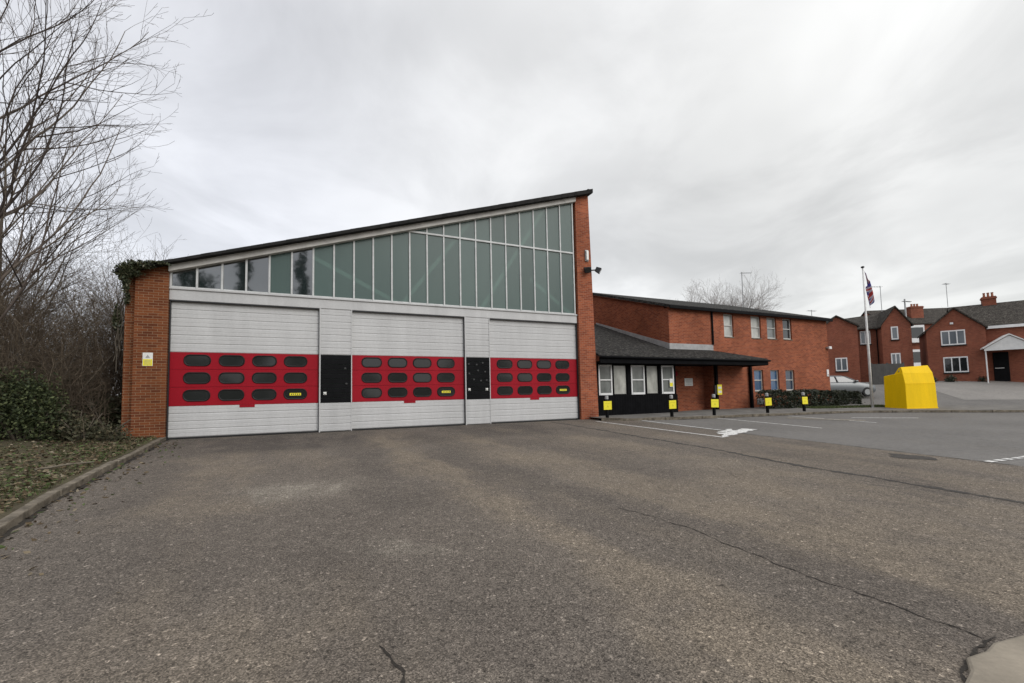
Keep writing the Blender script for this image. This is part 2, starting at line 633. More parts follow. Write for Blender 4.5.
def kerb_run(name, line, w, h, step=.92, mat='kerb_stone', side=1, seed=1, label=None):
    """a row of kerb stones following the line (station frame); one mesh"""
    rnd = random.Random(seed)
    pts = resample([(p[0], p[1]) for p in line], max(1, int(sum((Vector(a) - Vector(b)).length for a, b in zip(line, line[1:])) / step)))
    mb = MB()
    for a, b in zip(pts, pts[1:]):
        d = (b - a).normalized()
        nr = Vector((-d.y, d.x)) * side
        a2, b2 = a + d * .006, b - d * .006
        dz = rnd.uniform(-.012, .012)
        j = nr * rnd.uniform(-.012, .012)
        A = [S(*(p + j), gS(*p) - .15) for p in (a2, b2, b2 + nr * w, a2 + nr * w)]
        B = [S(*(p + j), gS(*p) + h + dz) for p in (a2, b2, b2 + nr * w, a2 + nr * w)]
        if side < 0:
            A, B = A[::-1], B[::-1]
        mb.hexa(A, B)
    o = mb.build(name, mat, bevel=.015)
    return tag(o, label, 'kerb', kind='structure')


kerb_run('kerb', KR[1:], .14, KERB_H + .004, side=1, seed=2, label='low kerb edging the pavement by the office')
kerb_run('kerb', [(u, v) for v, u in KL], .13, .10, side=-1, seed=3, label='dirty kerb along the leafy verge')

# kerb stones crossing the very corner at bottom right
mb = MB()
poly = [(2.33, 2.42), (2.52, 2.56), (2.62, 2.68), (2.80, 2.74), (2.93, 2.82), (3.10, 2.87), (3.9, 3.1), (4.2, 2.4), (3.2, 2.0), (2.4, 2.1)]
zz = g(2.7, 2.6)
mb.prism(poly, 'z', zz - .1, zz + .022)
mb2 = mb.build('concrete_slab', 'concrete', bevel=.02)
tag(mb2, 'broken concrete edging at the corner of the forecourt', 'slab', kind='structure')


def strip(name, pts, w, mat, dz, jitter=.0, wj=.0, seed=0, step=.12, parent=None, ragged=0):
    """thin flat band following points in the station frame"""
    rnd = random.Random(seed)
    L = sum((Vector(a) - Vector(b)).length for a, b in zip(pts, pts[1:]))
    P = resample(pts, max(2, int(L / step)))
    vs, fs = [], []
    off = 0
    for i, p in enumerate(P):
        d = (P[min(i + 1, len(P) - 1)] - P[max(0, i - 1)]).normalized()
        nr = Vector((-d.y, d.x))
        off = off * .8 + rnd.uniform(-jitter, jitter)
        ww = max(.004, w * (1 + rnd.uniform(-wj, wj))) / 2
        if wj > .3 and (i == 0 or i == len(P) - 1):
            ww = .003
        for s_ in (-1, 1):
            q = p + nr * (off + s_ * ww + (rnd.uniform(-ragged, ragged) if ragged else 0))
            x, y, _ = S(*q)
            vs.append((x, y, g(x, y) + dz))
    for i in range(len(P) - 1):
        fs.append((2 * i, 2 * i + 1, 2 * i + 3, 2 * i + 2))
    mb = MB()
    mb.add(vs, fs)
    return mb.build(name, mat, parent)


# painted bays: part of the tarmac they are painted on
strip('bay_line', [(14.6, -1.05), (14.86, -7.0)], .10, 'road_paint', .005, ragged=.008, parent=apron, seed=1)
strip('bay_line', [(16.5, -1.5), (16.27, -6.5)], .10, 'road_paint', .006, ragged=.008, parent=apron, seed=2)
strip('bay_line', [(20.1, -2.3), (19.86, -6.8)], .10, 'road_paint', .004, ragged=.006, parent=park, seed=3)
strip('bay_line', [(23.9, -3.0), (23.6, -6.6)], .10, 'road_paint', .004, ragged=.006, parent=park, seed=4)
strip('concrete_nib', [(22.9, -3.6), (23.6, -4.9), (24.3, -5.9)], .7, 'pale_scuff', .004, .03, .3, 61, .3, parent=park)
strip('bay_line', [(25.2, -4.9), (27.5, -6.25)], .12, 'road_paint', .004, ragged=.006, parent=park, seed=5)
# worn cross marking at the end of the two nearest bays
strip('bay_line', [(15.45, -6.55), (16.4, -6.25), (17.45, -5.85)], .44, 'road_paint', .008, .02, .22, 6, parent=apron, ragged=.06)
strip('bay_line', [(14.9, -6.95), (15.25, -6.7), (15.6, -6.6)], .18, 'road_paint', .007, .03, .6, 9, parent=apron, ragged=.04)
strip('bay_line', [(15.6, -6.1), (16.2, -5.9), (16.9, -5.6)], .16, 'road_paint', .009, .04, .6, 8, parent=apron, ragged=.04)
for i in range(5):
    strip('give_way_dash', [(16.25 + i * .34, -12.05 - i * .02), (16.47 + i * .34, -12.07 - i * .02)], .13, 'road_paint', .006, ragged=.01, parent=park, seed=20 + i, step=.1)

# cracks, joints and scuffs in the worn tarmac
strip('tarmac_joint', [(12.85, -.4), (12.85, -3.75), (12.78, -8.0), (12.55, -10.7), (12.6, -13.4), (12.7, -18)], .10, 'oil_stain', .004, .03, .7, 31, .1, apron, .025)
strip('crack', [(7.6, -11.4), (7.82, -12.4), (7.74, -13.6), (7.8, -14.6), (7.75, -14.8)], .011, 'crack_dirt', .004, .022, .7, 32, .05, apron)
strip('crack', [(7.08, -14.98), (7.2, -14.93), (7.42, -14.88), (7.85, -14.82)], .016, 'crack_dirt', .005, .012, .7, 33, .04, apron)
strip('crack', [(4.35, -13.9), (4.38, -13.5), (4.3, -13.2)], .018, 'crack_dirt', .004, .012, .7, 34, .04, apron)
strip('crack', [(16.2, -4.6), (16.22, -8), (16.2, -12), (16.25, -16)], .03, 'crack_dirt', .005, .02, .7, 35, .1, apron)
strip('crack', [(11.0, -10.0), (10.4, -11.2), (10.2, -12.2)], .006, 'crack_dirt', .004, .02, .7, 36, .06, apron)


def blotch(name, c, ru, rv, mat, dz, seed, parent):
    rnd = random.Random(seed)
    n_ = 40
    r = [1.0] * n_
    for _ in range(4):
        ph, fr, am = rnd.uniform(0, 6.3), rnd.randint(2, 7), rnd.uniform(.05, .18)
        r = [q + am * math.sin(fr * 2 * math.pi * i / n_ + ph) for i, q in enumerate(r)]
    vs = [(*S(*c)[:2], gS(*c) + dz)]
    for i in range(n_):
        a = 2 * math.pi * i / n_
        u, v = c[0] + ru * r[i] * math.cos(a), c[1] + rv * r[i] * math.sin(a)
        vs.append((*S(u, v)[:2], gS(u, v) + dz))
    mb = MB()
    mb.add(vs, [(0, 1 + i, 1 + (i + 1) % n_) for i in range(n_)])
    return mb.build(name, mat, parent)


GR = [[(.1, -.03), (4.1, -.03)], [(4.2, -.06), (5.1, -.06)], [(5.3, -.03), (9.2, -.03)], [(10.4, -.03), (14.4, -.03)], [(14.5, -.17), (14.9, -.17)]]
for i, ln in enumerate(GR):
    strip('dirt_line', ln, .09, 'crack_dirt', .005, .01, .6, 70 + i, .1, apron, .03)
strip('dirt_line', [(u + .035, v) for v, u in KL[:-1]], .10, 'crack_dirt', .005, .01, .6, 80, .12, apron, .035)
strip('dirt_line', [(u, v - .04) for u, v in KR[3:]], .10, 'oil_stain', .003, .01, .6, 81, .15, park, .03)
blotch('oil_stain', (15.6, -11.1), .28, .45, 'oil_stain', .006, 4, apron)

# ------------------------------------------------------------------ the fire station hall
ZL, SL = 5.02, .3163              # underside of the roof edge at u = 0 and its slope
W, P = 4.1533, 1.0141
DOORS = [(0.02, W), (W + P, 2 * W + P), (2 * W + 2 * P, 3 * W + 2 * P)]
UEND = 3 * W + 2 * P


def zr(u):
    return ZL + SL * u


st = thing('fire_station', 'tall brick engine hall with sloping roof, green glazing and three red banded doors', 'fire station', S(0, 0, 0), YAW)

# piers
mb = MB()
mb.prism([(-.79, -.3), (0, -.3), (0, zr(0) + .19), (-.79, zr(-.79) + .19)], 'y', -.12, .45)
mb.prism([(-1.09, -.3), (-.793, -.3), (-.793, zr(-.793) + .19), (-1.09, zr(-1.09) + .19)], 'y', .16, 1.4)
mb.build('brick_pier', 'shaded_brick', st)
mb = MB()
zt = 10.06
mb.hexa([(UEND + .03, -.12, -.2), (UEND + .93, -.12, -.2), (UEND + .93, .8, -.2), (UEND + .03, .8, -.2)],
        [(UEND + .03, -.12, zt - .03), (UEND + .72, -.12, zt + .0), (UEND + .72, .8, zt + .0), (UEND + .03, .8, zt - .03)])
mb.build('brick_pier', 'office_brick', st)
# side and back walls of the hall
mb = MB()
mb.prism([(1.4, -.3), (15, -.3), (15, zr(-1.0)), (1.4, zr(-1.0))], 'x', -1.0, -.7)
mb.prism([(.8, -.3), (15, -.3), (15, zr(15.0)), (.8, zr(15.0))], 'x', UEND + .25, UEND + .6)
mb.prism([(-1, -.3), (15.2, -.3), (15.2, zr(15.2)), (-1, zr(-1))], 'y', 15, 15.3)
mb.build('wall', 'shaded_brick', st)
mb = MB()
mb.box(-.65, UEND + .2, 5.6, 5.7, 0, 4.7)
mb.prism([(-.65, 4.7), (UEND + .2, 4.7), (UEND + .2, zr(UEND) - .1), (-.65, zr(-.65) - .1)], 'y', 5.6, 5.7)
mb.build('inner_wall', 'hall_wall', st)

# roof slab, white fascia, dark verge
mb = MB()


def slab(u0, u1, v0, v1, lo, hi):
    mb.hexa([(u0, v0, zr(u0) + lo), (u1, v0, zr(u1) + lo), (u1, v1, zr(u1) + lo), (u0, v1, zr(u0) + lo)],
            [(u0, v0, zr(u0) + hi), (u1, v0, zr(u1) + hi), (u1, v1, zr(u1) + hi), (u0, v1, zr(u0) + hi)])


slab(-1.12, UEND + .66, -.42, 15.5, .20, .255)
rf = mb.build('roof', 'dark_tile', st)
mb = MB()
slab(.0, UEND + .02, -.2, .06, .0, .199)
mb.build('fascia', 'fascia_paint', st, bevel=.01)
mb = MB()
rnd = random.Random(8)
u = -1.14
while u < UEND + .6:             # the row of verge tiles along the front edge
    lift = rnd.uniform(-.003, .003)
    slab(u + .001, u + .327, -.455, -.3, .18 + lift, .275 + .006 * u + lift)
    u += .328
mb.build('verge', 'roof_edge', rf, bevel=.01)
mb = MB()
mb.box(UEND + .5, UEND + .76, -.46, 15.5, zt - .06, zt + .10)
mb.build('ridge_cap', 'roof_edge', rf, bevel=.02)

# white lintel band and cladding between the doors
mb = MB()
mb.box(-.0, UEND, -.03, .1, 4.20, 4.52)
mb.box(-.0, UEND, -.075, .1, 4.52, 4.575)
mb.build('lintel', 'white_cladding', st, bevel=.008)


def ribbed(mb, u0, u1, z0, z1, v, step=.22, groove=.012, mat=0):
    """horizontal ribbed cladding facing -v"""
    n_ = max(1, round((z1 - z0) / step))
    st_ = (z1 - z0) / n_
    prof = []
    for i in range(n_):
        a = z0 + i * st_
        prof += [(0, a + .006), (-groove, a + .022), (-groove, a + st_ * .46), (-groove * .55, a + st_ * .5), (-groove, a + st_ * .54), (-groove, a + st_ - .022), (0, a + st_ - .006)]
    vs, fs = [], []
    for dv, z in prof:
        vs += [(u0, v + dv, z), (u1, v + dv, z)]
    for i in range(len(prof) - 1):
        fs.append((2 * i, 2 * i + 1, 2 * i + 3, 2 * i + 2))
    mb.add(vs, fs, mat)
    mb.box(u0, u1, v + .002, v + .05, z0, z1, mat)


for i, (a, b) in enumerate([(W + .02, W + P), (2 * W + P + .02, 2 * W + 2 * P)]):
    mb = MB()
    ribbed(mb, a, b, .02, .98, 0.0)
    ribbed(mb, a, b, 2.615, 4.2, 0.0)
    mb.box(a - .02, a + .02, -.03, .12, 0, 4.2)
    mb.box(b - .0, b + .03, -.03, .12, 0, 4.2)
    cl = mb.build('cladding', 'white_cladding', st)
    mb = MB()
    z = .98
    while z < 2.6:
        mb.box(a + .022, b - .002, -.02, .04, z + .004, min(2.613, z + .16) - .004)
        z += .163
    bp = mb.build('black_panel', 'black_paint', st, bevel=.006)
    lamps = [(a + .16, 1.30)] if i == 0 else [(a + .14, 1.36), (b - .13, 1.36)]
    for lu, lz in lamps:
        mb = MB()
        mb.dome((lu, -.045, lz), .042, (1, .7, 1))
        mb.box(lu - .05, lu + .05, -.03, -.018, lz - .05, lz + .05)
        mb.build('lamp', 'pale_lens', bp, smooth=False)
    sw = [(a + .80, 2.15), (a + .84, 1.62)] if i == 0 else [(a + .12, 2.35), (a + .45, 2.33), (a + .7, 2.4), (a + .14, 1.98), (a + .5, 2.1), (a + .8, 2.05), (a + .33, 1.75), (a + .62, 1.7), (a + .86, 1.72)]
    for su, sz in sw:
        mb = MB()
        mb.box(su - .03, su + .03, -.045, -.018, sz - .03, sz + .03)
        mb.dome((su, -.05, sz), .014)
        mb.build('switch', 'dull_switch', bp, bevel=.005)


def rounded(w, h, r, n_=6):
    pts = []
    for cx, cz, a0 in ((w / 2 - r, h / 2 - r, 0), (-w / 2 + r, h / 2 - r, 90), (-w / 2 + r, -h / 2 + r, 180), (w / 2 - r, -h / 2 + r, 270)):
        for i in range(n_ + 1):
            a = math.radians(a0 + 90 * i / n_)
            pts.append((cx + r * math.cos(a), cz + r * math.sin(a)))
    return pts


WR = random.Random(44)


def door_window(cu, cz, v, parent):
    """oblong window with a rounded rubber gasket"""
    w, h = .71, .37
    o, m_, i_ = rounded(w, h, .17), rounded(w - .045, h - .045, .15), rounded(w - .09, h - .09, .13)
    n_ = len(o)
    mb = MB()
    vs = [(cu + x, v, cz + z) for x, z in o] + [(cu + x, v - .028, cz + z) for x, z in m_] + [(cu + x, v - .012, cz + z) for x, z in i_]
    fs = [(i, (i + 1) % n_, n_ + (i + 1) % n_, n_ + i) for i in range(n_)] + [(n_ + i, n_ + (i + 1) % n_, 2 * n_ + (i + 1) % n_, 2 * n_ + i) for i in range(n_)]
    mb.add(vs, [f_[::-1] for f_ in fs][0:0] + fs, 0)
    tx_, tz_ = WR.uniform(-.012, .012), WR.uniform(-.018, .03)
    mb.add([(cu + x, v - .012 + x * tx_ + z * tz_, cz + z) for x, z in i_], [tuple(range(n_))], 1)
    return mb.build('door_window', ['rubber', 'door_glass'], parent)


for di, (a, b) in enumerate(DOORS):
    DV = .10
    mb = MB()
    ribbed(mb, a, b, .05, .99, DV, .235, .014)
    ribbed(mb, a, b, 2.62, 4.19, DV, .262, .014)
    mb.box(a, b, DV + .055, DV + .09, .03, 4.2)
    d = mb.build('roller_door', 'door_panel', st)
    mb = MB()
    # red band in three sections with fine joints between
    zs = [.985, 1.555, 2.10, 2.625]
    for z0, z1 in zip(zs, zs[1:]):
        mb.box(a, b, DV - .02, DV + .05, z0 + .003, z1 - .003)
    mb.box(a + 1.83, a + 2.25, DV - .024, DV - .005, .90, .985)
    rb = mb.build('red_band', 'red_paint', d, bevel=.004)
    for ci in range(4):
        for cz in (1.295, 1.83, 2.375):
            door_window(a + .70 + ci * .905, cz, DV - .022, d)
    mb = MB()
    cu = a + .70 + 3 * .905
    mb.box(cu - .17, cu + .17, DV - .0375, DV - .034, 1.25, 1.33, 0)
    for q in range(5):
        mb.box(cu - .13 + q * .06, cu - .10 + q * .06, DV - .040, DV - .0378, 1.27, 1.31, 1)
    mb.build('notice', ['sign_yellow', 'sign_ink'], d)
    mb = MB()
    mb.box(a, b, DV - .03, DV + .05, -.01, .045)
    mb.build('bottom_seal', 'rubber', d, bevel=.01)
    mb = MB()
    mb.box(a, b, -.028, DV + .09, 4.165, 4.2)
    mb.box(a - .004, a + .018, -.01, DV + .06, 0, 4.165)
    mb.box(b - .018, b + .004, -.01, DV + .06, 0, 4.165)
    mb.build('track', 'dark_metal', d)

# glazing above the doors
NP = 22
MU = [.03 + i * (14.40 - .03) / NP for i in range(NP + 1)]
ZS = 4.575
ZT = 7.30
gl = MB()
gl.box(MU[0] - .03, MU[-1] + .03, -.02, .06, ZS, ZS + .05)
for i, u in enumerate(MU):
    gl.hexa([(u - .028, -.045, ZS), (u + .028, -.045, ZS), (u + .028, .07, ZS), (u - .028, .07, ZS)],
            [(u - .028, -.045, zr(u - .028)), (u + .028, -.045, zr(u + .028)), (u + .028, .07, zr(u + .028)), (u - .028, .07, zr(u - .028))])
uT = (ZT - ZL) / SL
gl.box(uT - .1, MU[-1], -.055, .06, ZT - .035, ZT + .035)
fr = gl.build('glazing_frame', 'mullion_paint', st, bevel=.006)
for i in range(NP):
    a, b = MU[i] + .0285, MU[i + 1] - .0285
    mat = 'clear_pane' if i in (0, 1, 2, 3, 5) else 'obscured_pane'
    tilt = random.Random(i).uniform(-.004, .004)
    polys = []
    if b < uT:
        polys.append([(a, ZS + .05), (b, ZS + .05), (b, zr(b)), (a, zr(a))])
    elif a < uT:
        polys.append([(a, ZS + .05), (b, ZS + .05), (b, ZT - .036), (a, ZT - .036)])
    else:
        polys.append([(a, ZS + .05), (b, ZS + .05), (b, ZT - .036), (a, ZT - .036)])
        polys.append([(a, ZT + .036), (b, ZT + .036), (b, zr(b)), (a, zr(a))])
    for pl in polys:
        mb = MB()
        mb.add([(x, tilt, z) for x, z in pl], [(0, 1, 2, 3)])
        mb.build('pane', mat, fr)
for p0, p1 in (((3.7, 6.1), (6.75, 4.62)), ((7.0, 4.62), (9.6, 8.0)), ((10.1, 4.62), (13.0, 9.05)), ((12.3, 6.0), (14.3, 4.6))):
    mb = MB()
    dx, dz = p1[0] - p0[0], p1[1] - p0[1]
    L = math.hypot(dx, dz)
    nx, nz = -dz / L * .07, dx / L * .07
    mb.prism([(p0[0] - nx, p0[1] - nz), (p1[0] - nx, p1[1] - nz), (p1[0] + nx, p1[1] + nz), (p0[0] + nx, p0[1] + nz)], 'y', .10, .2)
    mb.build('brace', 'steel_brace', st)

# ------------------------------------------------------------------ things fixed to the hall
t = thing('warning_sign', 'small yellow and white safety sign on the left brick pier', 'sign', S(-.445, -.122, 2.18), YAW)
mb = MB()
mb.box(-.12, .12, -.008, 0, 0, .39)
mb.build('plate', 'sign_white', t, bevel=.003)
mb = MB()
mb.box(-.11, .11, -.011, -.0085, .01, .2)
mb.build('yellow_panel', 'sign_yellow', t)
mb = MB()
mb.prism([(-.055, .235), (.055, .235), (0, .335)], 'y', -.011, -.0085)
for z in (.05, .085, .12, .155):
    mb.box(-.08, .08, -.0135, -.0115, z, z + .01)
mb.build('symbol', 'lead', t)

t = thing('bulkhead_lamp', 'pale oblong lamp high on the tall right brick pier', 'lamp', S(15.02, -.122, 6.97), YAW)
mb = MB()
mb.box(-.085, .085, -.06, 0, 0, .52)
mb.build('back_box', 'grey_metal', t, bevel=.02)
mb = MB()
mb.box(-.065, .065, -.12, -.061, .04, .48)
mb.build('diffuser', 'pale_lens', t, bevel=.03)

t = thing('floodlight', 'black twin floodlight bracket sticking out from the right brick pier', 'floodlight', S(15.0, -.122, 6.5), YAW)
mb = MB()
mb.box(-.12, .12, -.05, 0, -.02, .2)
mb.tube([(0, -.05, .09), (.25, -.1, .08), (.42, -.14, .1)], .03, 8)
mb.build('bracket', 'dark_metal', t)
for (cx, cy, cz, yw) in ((-.05, -.2, .06, -.5), (.5, -.16, .1, .9)):
    mb = MB()
    c_, s_ = math.cos(yw), math.sin(yw)

    def rot(x, y, z):
        y2, z2 = y * math.cos(.5) - z * math.sin(.5), y * math.sin(.5) + z * math.cos(.5)
        return (cx + x * c_ - y2 * s_, cy + x * s_ + y2 * c_, cz + z2)
    A = [rot(-.13, -.13, -.12), rot(.13, -.13, -.12), rot(.1, .1, -.09), rot(-.1, .1, -.09)]
    B = [rot(-.13, -.13, .12), rot(.13, -.13, .12), rot(.1, .1, .09), rot(-.1, .1, .09)]
    mb.hexa(A, B)
    mb.hexa([rot(-.11, -.134, -.1), rot(.11, -.134, -.1), rot(.11, -.131, -.1), rot(-.11, -.131, -.1)], [rot(-.11, -.134, .1), rot(.11, -.134, .1), rot(.11, -.131, .1), rot(-.11, -.131, .1)], 1)
    mb.build('lamp_head', ['dark_metal', 'dark_glass'], t, bevel=.01)


def antenna(name, label, loc, h, rotz=0, arms=((.9, .25, .3),), r=.018, extra=None):
    t_ = thing(name, label, 'antenna', loc, rotz)
    mb_ = MB()
    mb_.tube([(0, 0, -.3), (0, 0, h)], r, 6)
    mb_.build('mast', 'grey_metal', t_)
    for z, a0, a1 in arms:
        mb_ = MB()
        mb_.tube([(-a0, 0, z), (a1, 0, z)], r * .7, 5)
        nn = 6
        for i in range(nn + 1):
            x = -a0 + (a0 + a1) * i / nn
            mb_.tube([(x, -.16, z), (x, .16, z)], r * .4, 4)
        mb_.build('aerial_arm', 'grey_metal', t_)
    return t_


antenna('antenna', 'thin aerial mast on the low left end of the hall roof', S(1.3, 4.0, zr(1.3) + .34), 1.35, YAW, ((1.0, .22, .34),), .012)

# ------------------------------------------------------------------ the office block
OU, OV = 21.0, 1.2
of = thing('office_block', 'two storey red brick office with tiled lean-to lobby at its front', 'office', S(OU, OV, 0), YAW)
off = (OU, OV, 0)
UE = 34.62
ZE = 5.56                        # wall top at the front; the roof rises backwards
SR = .31


def OM():
    return MB(off)


mb = OM()
# front wall built round its windows
UW = [(25.09, 25.87, 4.10, 5.47), (27.34, 28.20, 4.11, 5.47), (28.74, 29.60, 4.12, 5.47), (30.20, 31.04, 4.13, 5.47)]
LW = [(27.39, 28.17, .98, 2.29), (28.82, 29.60, .98, 2.29), (30.20, 31.04, .98, 2.29)]


def wall_with_holes(mb, u0, u1, z0, z1, v0, v1, holes):
    us_ = sorted({u0, u1, *[h[0] for h in holes], *[h[1] for h in holes]})
    zs_ = sorted({z0, z1, *[h[2] for h in holes], *[h[3] for h in holes]})

    def hole(i, j):
        cu, cz = (us_[i] + us_[i + 1]) / 2, (zs_[j] + zs_[j + 1]) / 2
        return any(h[0] < cu < h[1] and h[2] < cz < h[3] for h in holes)
    nu, nz = len(us_) - 1, len(zs_) - 1
    for i in range(nu):
        for j in range(nz):
            if hole(i, j):
                continue
            a, b, c, d_ = us_[i], us_[i + 1], zs_[j], zs_[j + 1]
            mb.add([(a, v0, c), (b, v0, c), (b, v0, d_), (a, v0, d_)], [(0, 1, 2, 3)])
            mb.add([(a, v1, c), (b, v1, c), (b, v1, d_), (a, v1, d_)], [(3, 2, 1, 0)])
            for (di, dj, quad) in ((-1, 0, [(a, v1, c), (a, v0, c), (a, v0, d_), (a, v1, d_)]), (1, 0, [(b, v0, c), (b, v1, c), (b, v1, d_), (b, v0, d_)]),
                                   (0, -1, [(a, v1, c), (b, v1, c), (b, v0, c), (a, v0, c)]), (0, 1, [(a, v0, d_), (b, v0, d_), (b, v1, d_), (a, v1, d_)])):
                i2, j2 = i + di, j + dj
                if not (0 <= i2 < nu and 0 <= j2 < nz) or hole(i2, j2):
                    mb.add(quad, [(0, 1, 2, 3)])


wall_with_holes(mb, 24.05, UE, -.3, ZE, OV, OV + .3, UW + LW)
wall_with_holes(mb, OU, 24.05, 2.9, ZE, OV, OV + .3, [])
mb.prism([(OV + .3, -.3), (9.2, -.3), (9.2, ZE + SR * 8), (OV + .3, ZE + SR * .3)], 'x', OU, OU + .3)
mb.prism([(OV + .3, -.3), (9.2, -.3), (9.2, ZE + SR * 8), (OV + .3, ZE + SR * .3)], 'x', UE - .3, UE)
mb.box(OU, UE, 9.2, 9.5, -.3, ZE + SR * 8)
# set-back wall of the porch
mb.box(21.4, 24.05, 1.85, 2.1, -.2, 2.9)
mb.box(24.05, 24.3, 1.5, 2.1, -.2, 2.9)
mb.build('wall', 'office_brick', of)

mb = OM()
for u0, u1, v0, v1, lo, hi in ((OU - .15, UE + .2, OV - .22, 8.6, .03, .19),):
    f_ = lambda v: ZE + SR * (v - OV)
    mb.hexa([(u0, v0, f_(v0) + lo), (u1, v0, f_(v0) + lo), (u1, v1, f_(v1) + lo), (u0, v1, f_(v1) + lo)],
            [(u0, v0, f_(v0) + hi), (u1, v0, f_(v0) + hi), (u1, v1, f_(v1) + hi), (u0, v1, f_(v1) + hi)])
orf = mb.build('roof', 'dark_tile', of)
mb = OM()
mb.box(OU - .16, UE + .21, OV - .30, OV - .221, ZE - .10, ZE + .09)
mb.build('gutter', 'black_paint', orf, bevel=.03)


def sash(u0, u1, z0, z1, v, parent, kind, blind=None, split=.5, off_=None, name='window', frame='window_putty', t_=.055):
    mb_ = MB(off_ or off)
    mb_.box(u0, u0 + t_, v, v + .08, z0, z1)
    mb_.box(u1 - t_, u1, v, v + .08, z0, z1)
    mb_.box(u0 + t_, u1 - t_, v, v + .08, z1 - t_, z1)
    mb_.box(u0 + t_, u1 - t_, v - .015, v + .08, z0, z0 + t_ * 1.4)
    zm = z0 + (z1 - z0) * split
    if kind == 'sash':
        mb_.box(u0 + t_, u1 - t_, v - .01, v + .07, zm - .028, zm + .028)
    w = mb_.build(name, frame, parent, bevel=.005)
    mb_ = MB(off_ or off)
    mb_.box(u0 + t_ * .6, u1 - t_ * .6, v + .045, v + .052, z0 + t_ * .6, z1 - t_ * .6)
    mb_.build('pane', 'glass_over_blind' if blind is None else blind, w)
    return w


# glass in front of a drawn blind reads as one pale glossy sheet
k = MATS['yellow_paint']
for nm, c, ro in (('pale_pane', (.44, .44, .40), .12), ('grey_pane', (.17, .18, .17), .1), ('dark_pane', (.03, .034, .036), .06), ('blue_pane', (.05, .12, .23), .1), ('blue_dark_pane', (.035, .06, .10), .08)):
    k = NT(nm)
    f = k.noise(k.uv((1, .5, 1)), 2.2, 4, .6)
    k.bump(f, .05, .03)
    k.set(k.ramp(f, [(.3, tuple(x * .6 for x in c)), (.7, tuple(x * 1.2 for x in c))]), ro, 0, .9)

for (u0, u1, z0, z1), pn in zip(UW, ('pale_pane', 'pale_pane', 'grey_pane', 'dark_pane')):
    sash(u0, u1, z0 + .06, z1, OV + .09, of, 'sash', pn)
for (u0, u1, z0, z1), pn in zip(LW, ('blue_pane', 'blue_pane', 'blue_dark_pane')):
    sash(u0, u1, z0 + .06, z1, OV + .09, of, 'sash', pn, .52)
for (u0, u1, z0, z1) in UW + LW:
    mb = OM()
    mb.box(u0 + .003, u1 - .003, OV - .03, OV + .25, z0 - .0, z0 + .055)
    mb.build('sill', 'kerb_stone', of, bevel=.01)

# lean-to roof over lobby and porch
SLO, ZV, VE = .36, 2.80, -.34


def zl(v):
    return ZV + SLO * (v - VE)


mb = OM()
E0, E1 = 15.42, 26.45
th = .09
# main slope, cut back along the side wall of the office; hipped at its right end
A = [(E0, VE), (E1, VE), (24.05, OV - .004), (OU - .003, OV - .004), (OU - .003, 7.6), (E0, 7.6)]
vs = [(u, v, zl(v) - th) for u, v in A] + [(u, v, zl(v)) for u, v in A]
nA = len(A)
mb.add(vs, [tuple(range(nA))[::-1], tuple(range(nA, 2 * nA))] + [(i, (i + 1) % nA, nA + (i + 1) % nA, nA + i) for i in range(nA)])
hp = [(E1, VE, zl(VE)), (E1, OV - .004, zl(VE)), (24.05, OV - .004, zl(OV - .004))]
vs = [(x, y, z - th) for x, y, z in hp] + hp
mb.add(vs, [(2, 1, 0), (3, 4, 5), (0, 1, 4, 3), (1, 2, 5, 4), (2, 0, 3, 5)])
cr = mb.build('canopy_roof', 'dark_tile', of)
mb = OM()
mb.box(E0, E1 + .02, VE - .02, VE + .05, 2.44, zl(VE) - th - .003)
mb.box(E1 - .05, E1 + .02, VE + .051, OV - .01, 2.44, zl(VE) - th - .003)
mb.box(E0, E1 - .06, VE + .06, .28, 2.50, 2.53)
mb.box(19.9, E1 - .06, .281, 1.84, 2.50, 2.53)
mb.build('soffit', 'black_timber', cr)
mb = OM()
mb.tube([(E0, VE - .075, 2.70), (E1 + .08, VE - .075, 2.68)], .055, 10)
mb.build('gutter', 'black_paint', cr, smooth=True)
# lead flashing where the lean-to meets the brickwork
mb = OM()
mb.box(OU - .04, 24.15, OV - .03, OV - .0, zl(OV), 3.66)
mb.hexa([(OU - .035, OV, zl(OV) + .0), (OU - .001, OV, zl(OV) + .0), (OU - .001, 7.6, zl(7.6)), (OU - .035, 7.6, zl(7.6))],
        [(OU - .035, OV, 3.66), (OU - .001, OV, 3.66), (OU - .001, 7.6, zl(7.6) + .1), (OU - .035, 7.6, zl(7.6) + .1)])
mb.build('flashing', 'lead', cr)
# lobby screen: black boards below, windows above
LWS = [(15.77, 16.52), (16.63, 17.41), (17.62, 18.43), (18.58, 19.33), (19.49, 20.28)]
SV = .30
mb = OM()
wall_with_holes(mb, 15.40, 20.42, -.1, 2.5, SV, SV + .12, [(a, b, 1.02, 2.41) for a, b in LWS])
z = .02
for q in np.arange(15.45, 20.4, .148):
    mb.box(q, q + .138, SV - .018, SV - .001, .06, .99)
mb.box(20.30, 20.42, SV + .121, 2.0, -.1, 2.5)
mb.build('timber_screen', 'black_timber', of)
for i, ((a, b), pn) in enumerate(zip(LWS, ('grey_pane', 'pale_pane', 'grey_pane', 'pale_pane', 'grey_pane'))):
    if i % 2 == 0:
        sash(a, b, 1.02, 2.41, SV - .02, of, 'sash', pn, .5, frame='white_plastic', t_=.07)
    else:
        sash(a, b, 1.02, 2.41, SV + .03, of, 'fixed', pn, .5, frame='black_paint', t_=.03)
mb = OM()
mb.box(15.9, 20.2, 1.8, 1.9, 0, 2.5)
mb.build('inner_wall', 'hall_wall', of)
